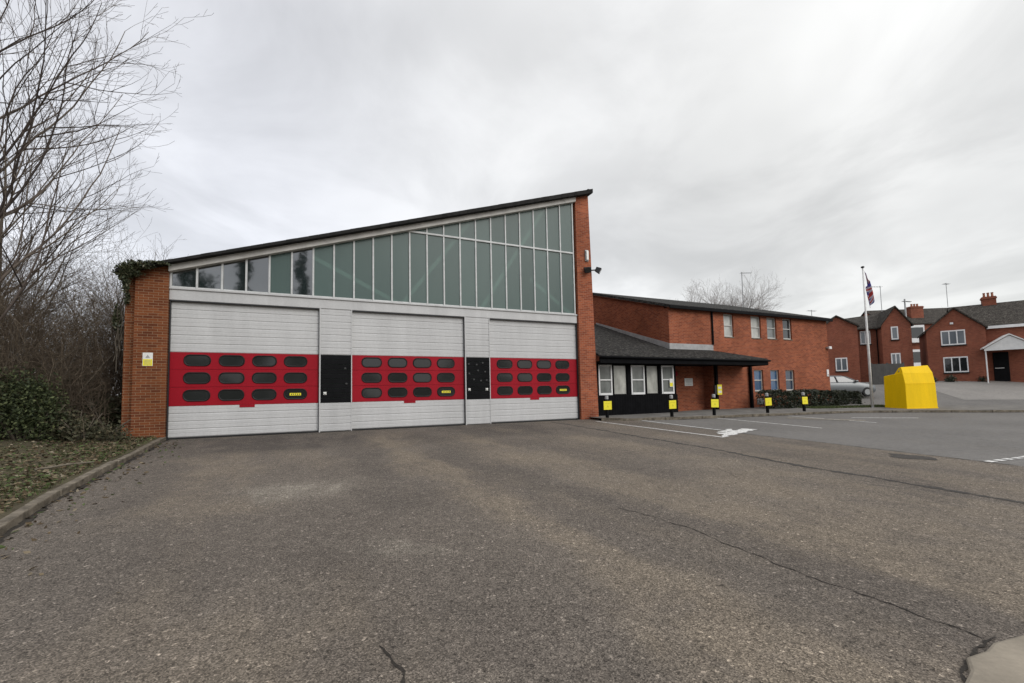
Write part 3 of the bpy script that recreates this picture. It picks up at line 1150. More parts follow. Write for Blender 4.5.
# entrance door in the porch
mb = OM()
mb.box(20.43, 21.39, 1.80, 1.9, 0, 2.45)
dr = mb.build('door', 'black_paint', of, bevel=.01)
mb = OM()
mb.box(20.6, 21.2, 1.785, 1.799, 1.1, 2.1)
mb.build('pane', 'dark_glass', dr)
# posts and downpipes
mb = OM()
mb.box(26.86, 27.0, 1.02, 1.16, -.1, 2.5)
mb.build('post', 'black_timber', of, bevel=.008)
mb = OM()
mb.box(24.06, 24.2, 1.0, 1.14, -.1, 2.5)
mb.build('post', 'black_timber', of, bevel=.008)
for u0, za, zb in ((24.12, 3.66, ZE - .05),):
    mb = OM()
    mb.tube([(u0, OV - .06, za), (u0, OV - .06, zb)], .05, 10)
    for z in (za + .4, zb - .3):
        mb.tube([(u0, OV - .06, z), (u0, OV - .06, z + .06)], .062, 10)
    mb.build('downpipe', 'black_paint', of, smooth=False)
mb = OM()
mb.box(27.5, 28.1, OV - .03, OV - .002, .28, .62)
for q in range(5):
    mb.box(27.53, 28.07, OV - .045, OV - .031, .31 + q * .06, .345 + q * .06)
mb.build('vent', 'grey_metal', of)

# things fixed to the office
t = thing('notice', 'white square notice on the shaded brick wall under the canopy', 'notice', S(22.9, 1.848, 1.42), YAW)
mb = MB()
mb.box(-.3, .3, -.012, 0, 0, .42)
mb.build('plate', 'sign_white', t, bevel=.004)
mb = MB()
for q in range(4):
    mb.box(-.22, .22, -.0145, -.0125, .08 + q * .08, .1 + q * .08)
mb.build('lettering', 'grey_metal', t)
t = thing('post_box', 'yellow notice box on the dark corner post beside the entrance', 'box', S(24.05, .985, .92), YAW)
mb = MB()
mb.box(-.27, .22, -.1, .0, 0, .5)
mb.build('casing', 'dark_metal', t, bevel=.01)
mb = MB()
mb.box(-.1, .24, -.125, -.101, -.02, .53)
mb.build('front_plate', 'sign_yellow', t, bevel=.004)
mb = MB()
mb.box(-.05, .19, -.128, -.1255, .3, .42)
mb.box(-.05, .19, -.128, -.1255, .08, .2)
mb.build('lettering', 'sign_white', t)
t = thing('window_notice', 'little white and yellow notice on the rightmost lobby window', 'notice', S(20.06, SV - .04, 1.36), YAW)
mb = MB()
mb.box(-.1, .1, -.012, 0, 0, .4)
mb.build('plate', 'sign_white', t)
mb = MB()
mb.box(-.09, .09, -.016, -.0125, .02, .2)
mb.build('yellow_panel', 'sign_yellow', t)
t = thing('alarm_bell', 'dull red round bell on the brick wall by the entrance', 'bell', S(21.9, 1.848, 2.1), YAW)
mb = MB()
mb.tube([(0, 0, 0), (0, -.05, 0)], .05, 10)
mb.build('base', 'dark_metal', t)
mb = MB()
mb.dome((0, -.07, 0), .15, (1, .45, 1), 14, 8)
mb.build('gong', 'red_paint', t, smooth=True)
t = thing('wall_lamp', 'small white lamp high at the right corner of the office', 'lamp', S(34.45, OV - .002, 3.72), YAW)
mb = MB()
mb.box(-.08, .1, -.12, 0, 0, .09)
mb.build('bracket', 'grey_metal', t, bevel=.01)
mb = MB()
mb.box(-.04, .22, -.22, -.121, -.05, .12)
mb.build('lamp_head', 'white_plastic', t, bevel=.02)
t = thing('corner_plate', 'white plate low on the right corner of the office', 'plate', S(34.4, OV - .002, 1.9), YAW)
mb = MB()
mb.box(-.1, .12, -.03, 0, 0, .45)
mb.build('cover', 'white_plastic', t, bevel=.02)
mb = MB()
mb.box(-.06, .08, -.035, -.031, .08, .12)
mb.build('slot', 'dark_metal', t)
antenna('antenna', 'tall aerial mast above the middle of the office roof', (25.1, 47, 9.0), 4.9, 0, ((4.8, .12, 1.0),), .045)

# ------------------------------------------------------------------ bollards with yellow plates
bol = thing('bollard', 'black bollard with yellow plate beside the tall brick pier', 'bollard', (0, 0, 0), YAW, 'bollards along the office pavement')
mb = MB()
mb.tube([(0, 0, -.1), (0, 0, .80)], [.07, .07], 14)
mb.build('post', 'black_paint', bol, smooth=False)
mb = MB()
mb.tube([(0, 0, .801), (0, 0, .92), (0, 0, .95)], [.073, .073, .05], 14)
mb.build('cap', 'lead', bol)
mb = MB()
mb.box(-.18, .18, -.088, -.072, .36, .72)
pl = mb.build('sign', 'sign_yellow', bol, bevel=.004)
mb = MB()
mb.prism([(-.06, .47), (.06, .47), (.0, .57)], 'y', -.091, -.0885)
mb.box(-.12, .12, -.091, -.0885, .62, .64)
mb.build('symbol', 'olive_ink', pl)
BOL = [(15.25, -.95, 'black bollard with yellow plate beside the tall brick pier', 0.0), (18.05, -1.75, 'black bollard with yellow plate before the rightmost lobby window', .1),
       (20.3, -2.0, 'black bollard with yellow plate below the yellow notice box', -.08), (23.6, -2.2, 'black bollard with yellow plate at the left end of the hedge', .05),
       (26.1, -2.35, 'black bollard with yellow plate in front of the long hedge', .12)]
for i, (u, v, lab, r_) in enumerate(BOL):
    x, y, _ = S(u, v)
    loc = (x, y, g(x, y) + KERB_H - .01)
    if i == 0:
        bol.location, bol.rotation_euler.z = loc, YAW * .5 + r_
    else:
        cb = copy_thing(bol, loc, YAW * .5 + r_, lab)
        cb.rotation_euler.x, cb.rotation_euler.y = (.03, -.025, .02, -.035)[i - 1], (-.02, .03, -.03, .015)[i - 1]


# ------------------------------------------------------------------ leaves
def leaves(mb, pts, size, seed, flat=.0, mat=0, aspect=.55):
    rnd = np.random.RandomState(seed)
    n_ = len(pts)
    pts = np.array(pts)
    a = rnd.normal(size=(n_, 3))
    a /= np.linalg.norm(a, axis=1)[:, None]
    if flat:
        a[:, 2] *= (1 - flat)
        a /= np.linalg.norm(a, axis=1)[:, None]
    b = rnd.normal(size=(n_, 3))
    if flat:
        b[:, 2] *= (1 - flat)
    b -= a * (a * b).sum(1)[:, None]
    b /= np.linalg.norm(b, axis=1)[:, None]
    s = size * rnd.uniform(.6, 1.35, n_)[:, None]
    nrm = np.cross(a, b) * s * .18
    q = [pts - a * s, pts + b * s * aspect + nrm, pts + a * s, pts - b * s * aspect + nrm]
    vs = np.stack(q, 1).reshape(-1, 3)
    base = len(mb.v)
    mb.v += [tuple(p) for p in vs.tolist()]
    mb.f += [(base + 4 * i, base + 4 * i + 1, base + 4 * i + 2, base + 4 * i + 3) for i in range(n_)]
    mb.m += [mat] * n_


def blob_points(n_, blobs, seed, shell=.55):
    """points in lumpy ellipsoids: (cx,cy,cz,rx,ry,rz)"""
    rnd = np.random.RandomState(seed)
    w = np.array([b[3] * b[4] * b[5] for b in blobs]) ** .8
    idx = rnd.choice(len(blobs), n_, p=w / w.sum())
    B = np.array(blobs)[idx]
    d = rnd.normal(size=(n_, 3))
    d /= np.linalg.norm(d, axis=1)[:, None]
    r = shell + (1 - shell) * rnd.uniform(0, 1, n_)
    r *= 1 + .16 * np.sin(d[:, 0] * 9 + d[:, 2] * 7 + idx) + rnd.normal(size=n_) * .05
    return B[:, :3] + d * B[:, 3:] * r[:, None]


# clipped hedge in front of the office
hg = thing('hedge', 'long dark clipped hedge below the blue office windows', 'hedge', S(29.6, 0, 0), YAW)
rnd = random.Random(3)
pts = []
for i in range(13000):
    q = rnd.uniform(-3.2, 5.3)
    top = .98 + .07 * math.sin(q * 1.9) + .05 * math.sin(q * 4.3) - .16 * sst(2.5, 4.8, q)
    hw = .55 + .07 * math.sin(q * 2.7 + 1) + .06 * math.sin(q * 6)
    side = rnd.random()
    endf = min(1, (q + 3.2) / .4, (5.3 - q) / .4)
    if side < .5:
        pts.append((q, -hw * (.75 + .28 * rnd.random()) * (.6 + .4 * endf), rnd.uniform(.0, top * (.75 + .25 * endf))))
    elif side < .85:
        pts.append((q, rnd.uniform(-hw, hw), (top * (.86 + .16 * rnd.random())) * (.75 + .25 * endf)))
    else:
        pts.append((q, rnd.uniform(-hw, hw), rnd.uniform(.1, top)))
mb = MB()
leaves(mb, pts, .055, 4)
mb.build('foliage', 'hedge_leaf', hg)
mb = MB()
for i in range(22):
    q = -2.9 + i * .37
    mb.tube([(q, rnd.uniform(-.1, .1), -.05), (q + rnd.uniform(-.1, .1), rnd.uniform(-.2, .2), .5), (q + rnd.uniform(-.2, .2), rnd.uniform(-.3, .3), .85)], [.03, .02, .008], 5)
mb.build('stems', 'bark', hg)


# ------------------------------------------------------------------ bare trees
def rv(rnd, s_=1):
    return Vector((rnd.gauss(0, s_), rnd.gauss(0, s_), rnd.gauss(0, s_)))


def grow(out, rnd, p, d, L, r, lvl, maxl, up, spread, dens, bend, org=None, frac=(.30, .52)):
    seg = max(3, int(L / (.30 if lvl > 1 else .4)))
    seg = min(seg, 18)
    step = L / seg
    pts, rad = [p.copy()], [r]
    kids = []
    for i in range(seg):
        d = (d + rv(rnd, bend) + Vector((0, 0, up * (1.0 if lvl else .3)))).normalized()
        p = p + d * step
        if org is not None:               # cut back clear of the hall, as the real ones are
            u, v = toS(p.x + org[0], p.y + org[1])
            z = p.z + org[2]
            if u > -1.45 + .27 * max(0, -v) + max(0, z - 5.0) * .47:
                break
        t = (i + 1) / seg
        pts.append(p.copy())
        rad.append(max(.0028, r * (1 - .78 * t)))
        if lvl < maxl and t > (.16 if lvl else .12):
            nk = dens * (1.0 if lvl else 1.2)
            while nk > 0:
                if rnd.random() < nk:
                    kids.append((p.copy(), d.copy(), t, rad[-1]))
                nk -= 1
    if len(pts) > 1:
        out.append((lvl, pts, rad))
    for q, dd, t, rr in kids:
        ax = dd.orthogonal().normalized()
        ax.rotate(Matrix.Rotation(rnd.uniform(0, 2 * math.pi), 3, dd))
        ang = math.radians(rnd.uniform(22, 46)) * spread
        nd = dd.copy()
        nd.rotate(Matrix.Rotation(ang, 3, ax))
        grow(out, rnd, q, nd, L * rnd.uniform(*frac) * (1.2 - .55 * t), rr * rnd.uniform(.5, .75), lvl + 1, maxl, up, spread, dens, bend, org, frac)


def bare_tree(name, label, base, stems, seed, maxl=3, up=.05, spread=1.0, dens=.8, bend=.10, group=None, twig='twig', cat='tree', rmin=1.0, frac=(.30, .52), prune=True):
    """stems: list of (dx,dy,dz direction, length, radius)"""
    rnd = random.Random(seed)
    t_ = thing(name, label, cat, base, 0, group)
    out = []
    for (dx, dy, dz, L, r) in stems:
        grow(out, rnd, Vector((rnd.uniform(-.1, .1), rnd.uniform(-.1, .1), -.1)), Vector((dx, dy, dz)).normalized(), L, r, 0, maxl, up, spread, dens, bend, base if prune else None, frac)
    tr_, cr_ = MB(), MB()
    for lvl, pts, rad in out:
        rad = [q * rmin if lvl > 1 else q for q in rad]
        if lvl == 0:
            tr_.tube(pts, rad, 8, cap=False)
        else:
            cr_.tube(pts, rad, 5 if lvl == 1 else 3, cap=False)
    tr_.build('trunk', 'bark', t_, smooth=True)
    cr_.build('crown', twig, t_, smooth=True)
    return t_, sum(len(p) for _, p, _ in out)


CNT = []
GT = 'bare trees at the left of the forecourt'


def gz(x, y):
    return (x, y, g(x, y))


def fan(tips, base, r):
    """limbs aimed at crown points (world), from a trunk base"""
    o_ = []
    for (x, y, z) in tips:
        d_ = Vector((x - base[0], y - base[1], z - base[2]))
        o_.append((d_.x, d_.y, d_.z, d_.length, r))
    return o_


def limb_tree(label, base, height, limbs, seed, r0, dens, spread=1.0, bend=.07, rmin=1.3, maxl=3):
    """upright trunk whose limbs leave at their own heights: (z on the trunk, dx, dy, dz, length, radius)"""
    rnd = random.Random(seed)
    t_ = thing('bare_tree', label, 'tree', base, 0, GT)
    tr_, cr_ = MB(), MB()
    n_ = 14
    tp = [Vector((.06 * math.sin(i * .9 + seed), .06 * math.cos(i * 1.1 + seed), -.2 + (height + .2) * i / n_)) for i in range(n_ + 1)]
    tr_.tube(tp, [r0 * (1 - .8 * i / n_) for i in range(n_ + 1)], 9)
    out = []
    for (z, dx, dy, dz, L, r) in limbs:
        q = tp[min(n_, max(0, round((z + .2) / (height + .2) * n_)))]
        grow(out, rnd, q.copy(), Vector((dx, dy, dz)).normalized(), L, r, 1, maxl + 1, .055, spread, dens, bend, base, (.26, .5))
    for lvl, pts, rad in out:
        cr_.tube(pts, [q * (rmin if lvl > 1 else 1) for q in rad], 5 if lvl == 1 else 3, cap=False)
    tr_.build('trunk', 'bark', t_, smooth=True)
    cr_.build('crown', 'twig', t_, smooth=True)
    CNT.append(sum(len(p) for _, p, _ in out))


limb_tree('big leafless tree at far left with limbs sweeping over the verge', gz(-13.9, 10.8), 11,
          [(2.5, 1, .05, 0.62, 6.27, 0.034), (3.3, 1, .15, 0.94, 6.94, 0.037), (4.2, 1, -.05, 0.94, 7.17, 0.037), (4.8, .9, .2, 1.25, 7.39, 0.037), (5.8, 1, .0, 0.88, 6.27, 0.034), (6.6, .9, -.1, 1.25, 6.50, 0.034),
           (7.4, 1, .15, 1.00, 5.82, 0.031), (8.2, .7, .0, 1.25, 5.82, 0.031), (9, .9, .1, 1.00, 4.93, 0.027), (3.8, .6, .4, 1.25, 7.84, 0.034), (6.0, -.5, .3, 1.25, 5.60, 0.034), (9.8, .5, 0, 1.25, 4.03, 0.024), (7.9, 1, -.2, 0.69, 4.70, 0.024), (5.2, .8, .3, 0.56, 5.60, 0.027)],
          11, .17, .8, 1.0, .075, 1.25)
limb_tree('leafless tree with upright limbs just left of the brick pier', gz(-17.0, 14.4), 9.5,
          [(2.5, 1, .0, 0.69, 5.2, 0.031), (3.2, 1, .1, 1.00, 5.6, 0.031), (4.0, .9, -.1, 1.12, 5.6, 0.031), (4.8, 1, .1, 0.75, 5.2, 0.031), (5.6, .8, .0, 1.25, 5.0, 0.027), (6.4, 1, -.1, 0.88, 4.6, 0.027), (7.2, .7, .2, 1.25, 4.4, 0.027), (3.6, .4, -.3, 1.25, 5.2, 0.027), (8, .5, 0, 1.25, 3.6, 0.020)],
          23, .11, .85, 1.0, .075, 1.25)
limb_tree('brown leafless tree behind the bushes at the left edge', gz(-20.0, 16.5), 9.5,
          [(2.5, 1, .0, 0.75, 5.4, 0.034), (3.5, 1, -.1, 1.00, 5.8, 0.034), (4.5, .9, .1, 1.12, 5.8, 0.034), (5.5, 1, .0, 0.75, 5.2, 0.031), (6.5, .8, .1, 1.25, 5, 0.031), (7.5, .9, -.1, 1.00, 4.4, 0.027)],
          37, .12, .85, 1.0, .075, 1.3)
limb_tree('slender leafless tree rising behind the low end of the roof', gz(-17.6, 20.5), 7.5,
          [(2, .9, .0, 0.88, 4.2, 0.027), (3, 1, -.1, 1.00, 4.0, 0.027), (3.8, .8, .1, 1.25, 4, 0.027), (4.6, 1, .0, 0.88, 3.6, 0.024), (5.4, .6, .1, 1.25, 3.4, 0.020), (3.4, -.6, .1, 1.25, 3.8, 0.024)],
          51, .11, .75, 1.05, .08, 1.5)
GB = 'bare scrub bushes under the trees'
for i, (x, y, h, lab) in enumerate([(-12.7, 12.6, 3.6, 'brown twiggy scrub bush touching the kerbside tree trunks'), (-12.9, 14.9, 4.4, 'brown twiggy scrub bush hard against the left brick pier'),
                                    (-14.4, 13.0, 4.6, 'tallest brown twiggy bush behind the green shrub'), (-16.5, 17.6, 5.2, 'brown scrub bush deep under the leafless trees'),
                                    (-14.4, 17.6, 4.8, 'brown scrub bush behind the left brick pier'), (-10.6, 12.2, 1.3, 'low dry scrub at the back of the leafy verge'),
                                    (-16.2, 14.2, 5.2, 'brown thorny bush in the middle of the thicket'), (-13.4, 11.2, 3.4, 'brown bush above the bright green shrub'),
                                    (-18.4, 15.8, 5.6, 'brown bush crossing the left picture edge'), (-11.7, 13.0, 2.6, 'small brown bush near the foot of the left pier'), (-12.6, 9.6, 1.3, 'lowest dry scrub in front of the green shrub')]):
    rnd = random.Random(100 + i)
    stems = []
    for q in range(15):
        a = rnd.uniform(0, 6.28)
        tl = rnd.uniform(.1, .6)
        stems.append((math.cos(a) * tl, math.sin(a) * tl, 1, h * (1.0 if x > -12.8 else 1.25) * rnd.uniform(.6, 1.1), .02))
    CNT.append(bare_tree('scrub_bush', lab, gz(x, y), stems, 200 + i, 2, .01, 1.3, 1.75, .11, GB, 'thicket_twig', 'bush', 1.15, (.34, .6))[1])
print('TWIG POINTS', CNT)

GS = 'green shrubs under the left trees'
for i, (x, y, blobs, lab, m_, n_, sz) in enumerate([
        (-12.4, 11.2, [(0, 0, 1.3, .75, .7, .8), (-.5, .1, 1.0, .8, .7, .8), (.35, .1, .8, .6, .6, .7), (-.9, -.2, 1.7, .7, .6, .5)], 'bright green leafy shrub at the left picture edge', 'evergreen_leaf', 9500, .040),
        (-11.3, 11.6, [(0, 0, .4, .6, .5, .45), (.6, .2, .3, .4, .4, .35), (-.5, 0, .6, .5, .5, .5)], 'dull olive shrub low beside the leafy verge', 'dull_leaf', 2200, .045),
        (-11.5, 14.6, [(0, 0, .7, .5, .5, .8), (-.6, .2, .9, .5, .5, .8), (.2, .3, 1.4, .3, .3, .6)], 'dark ivy covered shrub in the shade beside the brick pier', 'ivy_leaf', 2600, .06),
        (-14.2, 14.4, [(0, 0, 1.0, 1.3, .9, 1.1), (-.8, .2, 1.5, 1.0, .8, .9), (.9, 0, .7, .8, .8, .8)], 'dark evergreen shrub deep in the thicket', 'ivy_leaf', 5200, .09),
        (-12.9, 18.4, [(0, 0, 1.0, 1.6, .8, 1.3), (1.0, 0, .8, .9, .8, 1.0), (-1.2, 0, 1.2, 1.2, .8, 1.2)], 'evergreen shrub behind the pier at the back of the thicket', 'ivy_leaf', 4200, .1)]):
    t = thing('green_shrub', lab, 'shrub', gz(x, y), 0, GS)
    mb = MB()
    leaves(mb, blob_points(n_, blobs, 300 + i, .35), sz, 310 + i)
    mb.build('foliage', m_, t)
    rnd = random.Random(320 + i)
    mb = MB()
    for b in blobs:
        for q in range(3):
            e = Vector((b[0] + rnd.uniform(-.4, .4), b[1] + rnd.uniform(-.4, .4), b[2] + rnd.uniform(0, .5)))
            mb.tube([(rnd.uniform(-.1, .1), rnd.uniform(-.1, .1), -.1), tuple(e * .5 + Vector((rnd.uniform(-.1, .1), 0, 0))), tuple(e)], [.035, .025, .01], 5)
    mb.build('stems', 'bark', t, smooth=True)

# far wood closing the view behind the thicket
mb = MB()
rnd = random.Random(77)
out = []
for i in range(90):
    x, y = rnd.uniform(-44, -15), rnd.uniform(24, 34)
    tmp = []
    grow(tmp, rnd, Vector((x, y, g(x, y) - .2)), Vector((rnd.uniform(-.2, .2), rnd.uniform(-.2, .2), 1)).normalized(), rnd.uniform(3.5, 5.5), .07, 0, 2, .02, 1.1, .8, .1)
    for lvl, pts, rad in tmp:
        mb.tube(pts, [q * 1.6 for q in rad], 3, cap=False)
tag(mb.build('woodland', 'thicket_twig', smooth=True), 'mass of leafless saplings beyond the thicket', 'woodland', kind='stuff')

# ivy over the top of the left pier
iv = thing('ivy', 'ivy clump sprawling over the top of the left brick pier', 'ivy', S(-1.0, .1, 0), YAW)
bl = [(.12, -.5, 4.98, .30, .16, .14), (.35, -.52, 5.08, .42, .18, .12), (.8, -.54, 5.18, .35, .12, .06), (.0, -.42, 4.82, .16, .16, .26), (.02, -.3, 4.5, .08, .12, .25), (.0, -.1, 4.2, .06, .12, .25), (.1, -.4, 4.85, .35, .16, .1), (-.3, .2, 3.6, .1, .2, .4)]
mb = MB()
leaves(mb, blob_points(3400, bl, 61, .2), .045, 62)
mb.build('foliage', 'ivy_leaf', iv)
mb = MB()
rnd = random.Random(63)
for q in range(16):
    a = Vector((-.3 + rnd.uniform(-.15, .1), .3, 0))
    pts_, p_ = [], Vector((-.2 + rnd.uniform(-.2, .1), .3 + rnd.uniform(-.2, .3), rnd.uniform(2.0, 3.5)))
    for s_ in range(6):
        pts_.append(tuple(p_))
        p_ = p_ + Vector((rnd.uniform(-.08, .08), rnd.uniform(-.08, .08), rnd.uniform(.2, .42)))
    mb.tube(pts_, [.016, .014, .012, .01, .008, .005], 4, cap=False)
for q in range(9):
    p_ = Vector((rnd.uniform(-.3, .5), -.5, 5.05))
    mb.tube([tuple(p_), tuple(p_ + Vector((rnd.uniform(-.1, .15), rnd.uniform(-.1, .1), rnd.uniform(.12, .3))))], [.008, .003], 3, cap=False)
mb.build('stems', 'bark', iv)

# leaf-strewn verge
rows = []
for v in [0.3] + [-i * .35 for i in range(0, 55)]:
    rows.append((v, -14.0, kl(v) - .115))
mb = MB()
rnd = random.Random(15)
NCOL = 44
vs = []
for v, a, b in rows:
    for i in range(NCOL + 1):
        t = (i / NCOL) ** .6
        u = a + (b - a) * t
        h = .10 + .16 * sst(0, 3, b - u) + (.02 * math.sin(u * 3 + v * 2) + rnd.uniform(-.02, .02)) * (1 if i < NCOL else 0)
        x, y, _ = S(u, v)
        vs.append((x, y, g(x, y) + h))
fs = [(j * (NCOL + 1) + i, (j + 1) * (NCOL + 1) + i, (j + 1) * (NCOL + 1) + i + 1, j * (NCOL + 1) + i + 1) for j in range(len(rows) - 1) for i in range(NCOL)]
mb.add(vs, [q[::-1] for q in fs])
tag(mb.build('verge_ground', 'earth', smooth=True), 'earthy verge between the kerb and the thicket', 'verge', kind='structure')


def vh(u, v):
    b = kl(v) - .16
    return gS(u, v) + .10 + .16 * sst(0, 3, b - u)


pts, gp = [], []
for i in range(9000):
    v = rnd.uniform(-13, .2)
    u = kl(v) - .2 - abs(rnd.gauss(0, 1.5))
    pts.append(S(u, v, vh(u, v) + rnd.uniform(.005, .05)))
for i in range(300):                    # stray leaves blown over the kerb on to the tarmac
    v = rnd.uniform(-12, -.2)
    u = kl(v) + abs(rnd.gauss(0, .35)) + .01
    pts.append(S(u, v, gS(u, v) + .012))
mb = MB()
leaves(mb, pts, .036, 17, .72, aspect=.6)
tag(mb.build('leaf_litter', 'litter'), 'dead leaves strewn over the verge beside the kerb', 'leaf litter', kind='stuff')
mb = MB()
gv, gf = [], []
for i in range(8000):
    v = rnd.uniform(-13, .1)
    u = kl(v) - .17 - abs(rnd.gauss(0, 1.6))
    if math.sin(u * 2.1 + 1) + math.sin(v * 1.7) + rnd.uniform(-.8, .8) < .1:
        continue
    x, y, z = S(u, v, vh(u, v) - .01)
    a = rnd.uniform(0, 6.28)
    h = rnd.uniform(.03, .10)
    w = .006
    gv += [(x - w * math.cos(a), y - w * math.sin(a), z), (x + w * math.cos(a), y + w * math.sin(a), z), (x + rnd.uniform(-.04, .04), y + rnd.uniform(-.04, .04), z + h)]
    gf.append((len(gv) - 3, len(gv) - 2, len(gv) - 1))
mb.add(gv, gf)
tag(mb.build('grass', 'grass'), 'thin winter grass growing through the leaves on the verge', 'grass', kind='stuff')
# thin grass and weeds round the flagpole and bank
mb = MB()
gv, gf = [], []
for i in range(5000):
    u = rnd.uniform(28.5, 34.2)
    v = -.9 - (u - 28.5) * .22 + rnd.uniform(-.55, .5)
    x, y, _ = S(u, v)
    z = g(x, y) + KERB_H
    a = rnd.uniform(0, 6.28)
    h = rnd.uniform(.03, .12)
    w = .012
    gv += [(x - w * math.cos(a), y - w * math.sin(a), z), (x + w * math.cos(a), y + w * math.sin(a), z), (x + rnd.uniform(-.05, .05), y + rnd.uniform(-.05, .05), z + h)]
    gf.append((len(gv) - 3, len(gv) - 2, len(gv) - 1))
mb.add(gv, gf)
tag(mb.build('grass', 'grass'), 'strip of rough grass beside the flagpole and hedge', 'grass', kind='stuff')
# fallen stick on the verge
mb = MB()
a0 = Vector(S(-.55, -5.5, vh(-.55, -5.5) + .03))
a1 = Vector(S(.05, -4.9, vh(.05, -4.9) + .05))
mb.tube([a0, (a0 + a1) / 2 + Vector((.03, .05, .02)), a1], [.02, .018, .01], 6)
tag(mb.build('fallen_stick', 'kerb_stone'), 'pale stick lying on the leaves beside the kerb', 'stick')

# ------------------------------------------------------------------ flagpole and flag
fx, fy = 19.93, 24.5
t = thing('flagpole', 'slim pale flagpole beside the yellow collection bank', 'flagpole', (fx, fy, g(fx, fy)))
mb = MB()
mb.tube([(0, 0, -.2), (0, 0, 3.5), (0, 0, 7.95)], [.07, .058, .035], 12)
mb.build('pole', 'pole_paint', t, smooth=True)
mb = MB()
mb.dome((0, 0, 8.0), .09, (1, 1, .7))
mb.build('finial', 'dark_metal', t, smooth=True)
mb = MB()
mb.tube([(0, 0, -.1), (0, 0, .12)], [.14, .12], 12)
mb.build('base', 'grey_metal', t)


def jack(a, b):
    """0 blue 1 white 2 red for a point of the flag, a along its length, b up, both 0..1"""
    x, y = a * 2 - 1, (b * 2 - 1)
    if abs(x) < .1 or abs(y) < .2:
        return 2
    if abs(x) < .17 or abs(y) < .34:
        return 1
    d_ = min(abs(y - x), abs(y + x))
    return 2 if d_ < .08 else 1 if d_ < .24 else 0


t = thing('flag', 'limp red, white and blue flag hanging from the flagpole', 'flag', (fx, fy, g(fx, fy)))
mb = MB()
NA, NB = 46, 40
vs = []
for j in range(NB + 1):
    b = j / NB
    for i in range(NA + 1):
        a = i / NA
        # fly end droops down; the cloth gathers in vertical folds close to the pole
        droop = 1.15 * a ** 1.1
        z = 7.82 - (1 - b) * 1.0 - droop
        spread =   .05 + .20 * min(1, a * 5) + .26 * a * (.45 + .55 * (1 - b))
        fold = .085 * math.sin(a * 15 + b * 1.4) * (.35 + a)
        fx_ = .02 + (.09 + .24 * (1 - b) + .20 * a) * (.45 + .55 * math.sin(math.pi * min(1, a * 1.15)) ** .7) + .04 * math.sin(a * 9 + b * 3)
        vs.append((.03 + fx_, fold - .04 * a, z))
fs, ms = [], []
for j in range(NB):
    for i in range(NA):
        fs.append((j * (NA + 1) + i, j * (NA + 1) + i + 1, (j + 1) * (NA + 1) + i + 1, (j + 1) * (NA + 1) + i))
        ms.append(jack((i + .5) / NA, (j + .5) / NB))
mb.add(vs, fs)
mb.m = ms
fo = mb.build('cloth', ['flag_blue', 'flag_white', 'flag_red'], t, smooth=True)
sm = fo.modifiers.new('thickness', 'SOLIDIFY')
sm.thickness = .006

# ------------------------------------------------------------------ yellow collection bank
bx, by = 20.68, 23.2
t = thing('collection_bank', 'big bright yellow steel collection bank on the pavement by the flagpole', 'collection bank', (bx, by, g(bx, by) + KERB_H - .02), math.radians(9))
mb = MB()
prof = [(0, 0.0), (0, 1.33), (.10, 1.93), (1.12, 1.78), (1.18, 0.0)]
wd = 2.0
A = [(0.0, y, z) for y, z in prof]
B = [(wd - (.05 if z < 1 else .10), y, z) for y, z in prof]
nP = len(prof)
mb.add(A + B, [tuple(range(nP)), tuple(range(nP, 2 * nP))[::-1]] + [(i, nP + i, nP + (i + 1) % nP, (i + 1) % nP) for i in range(nP)])
mb.build('body', 'yellow_paint', t, bevel=.02)
mb = MB()
mb.hexa([(.02, .09, 1.90), (1.91, .09, 1.88), (1.91, .15, 1.88), (.02, .15, 1.90)], [(.05, .2, 2.22), (1.84, .26, 2.31), (1.84, .32, 2.31), (.05, .26, 2.22)])
mb.hexa([(.02, .152, 1.88), (.07, .152, 1.88), (.07, .6, 1.80), (.02, .6, 1.80)], [(.05, .262, 2.2), (.09, .262, 2.2), (.09, .32, 2.2), (.05, .32, 2.2)])
mb.hexa([(1.85, .152, 1.86), (1.9, .152, 1.86), (1.9, .7, 1.80), (1.85, .7, 1.80)], [(1.80, .325, 2.29), (1.84, .325, 2.29), (1.84, .4, 2.29), (1.80, .4, 2.29)])
mb.build('hopper_hood', 'yellow_paint', t, bevel=.01)
mb = MB()
for q in (.12, .3, .5, .72):
    mb.box(.1, .16, .2 + q, .26 + q, 1.86 - q * .14, 1.93 - q * .14)
mb.tube([(.05, .25, 1.94), (.02, .3, 2.05), (.05, .36, 1.93)], .014, 6)
mb.build('lifting_lug', 'grey_metal', t)
mb = MB()
mb.box(.0, 1.95, -.012, .0, .0, .05)
mb.box(-.012, 0, .0, 1.18, .0, .05)
mb.build('skirt', 'yellow_paint', t)
mb = MB()
mb.box(.03, 1.92, -.008, -.001, 1.315, 1.345)
mb.build('seam', 'yellow_paint', t)


# ------------------------------------------------------------------ houses
def casement(mbroot, x0, x1, z0, z1, y, n_, pane, parent, sill=True):
    mb_ = MB()
    t_ = .10
    mb_.box(x0, x1, y - .05, y + .03, z1 - t_, z1)
    mb_.box(x0, x1, y - .05, y + .03, z0, z0 + t_)
    for i in range(n_ + 1):
        c_ = x0 + t_ / 2 + (x1 - x0 - t_) * i / n_
        mb_.box(c_ - t_ / 2, c_ + t_ / 2, y - .048, y + .03, z0 + t_, z1 - t_)
    w_ = mb_.build('window', 'white_plastic', parent, bevel=.006)
    mb_ = MB()
    mb_.box(x0 + .03, x1 - .03, y - .02, y - .012, z0 + .03, z1 - .03)
    mb_.build('pane', pane, w_)
    if sill:
        mb_ = MB()
        mb_.box(x0 - .06, x1 + .06, y - .1, y + .02, z0 - .09, z0 - .004)
        mb_.build('sill', 'roof_edge', w_)
    return w_


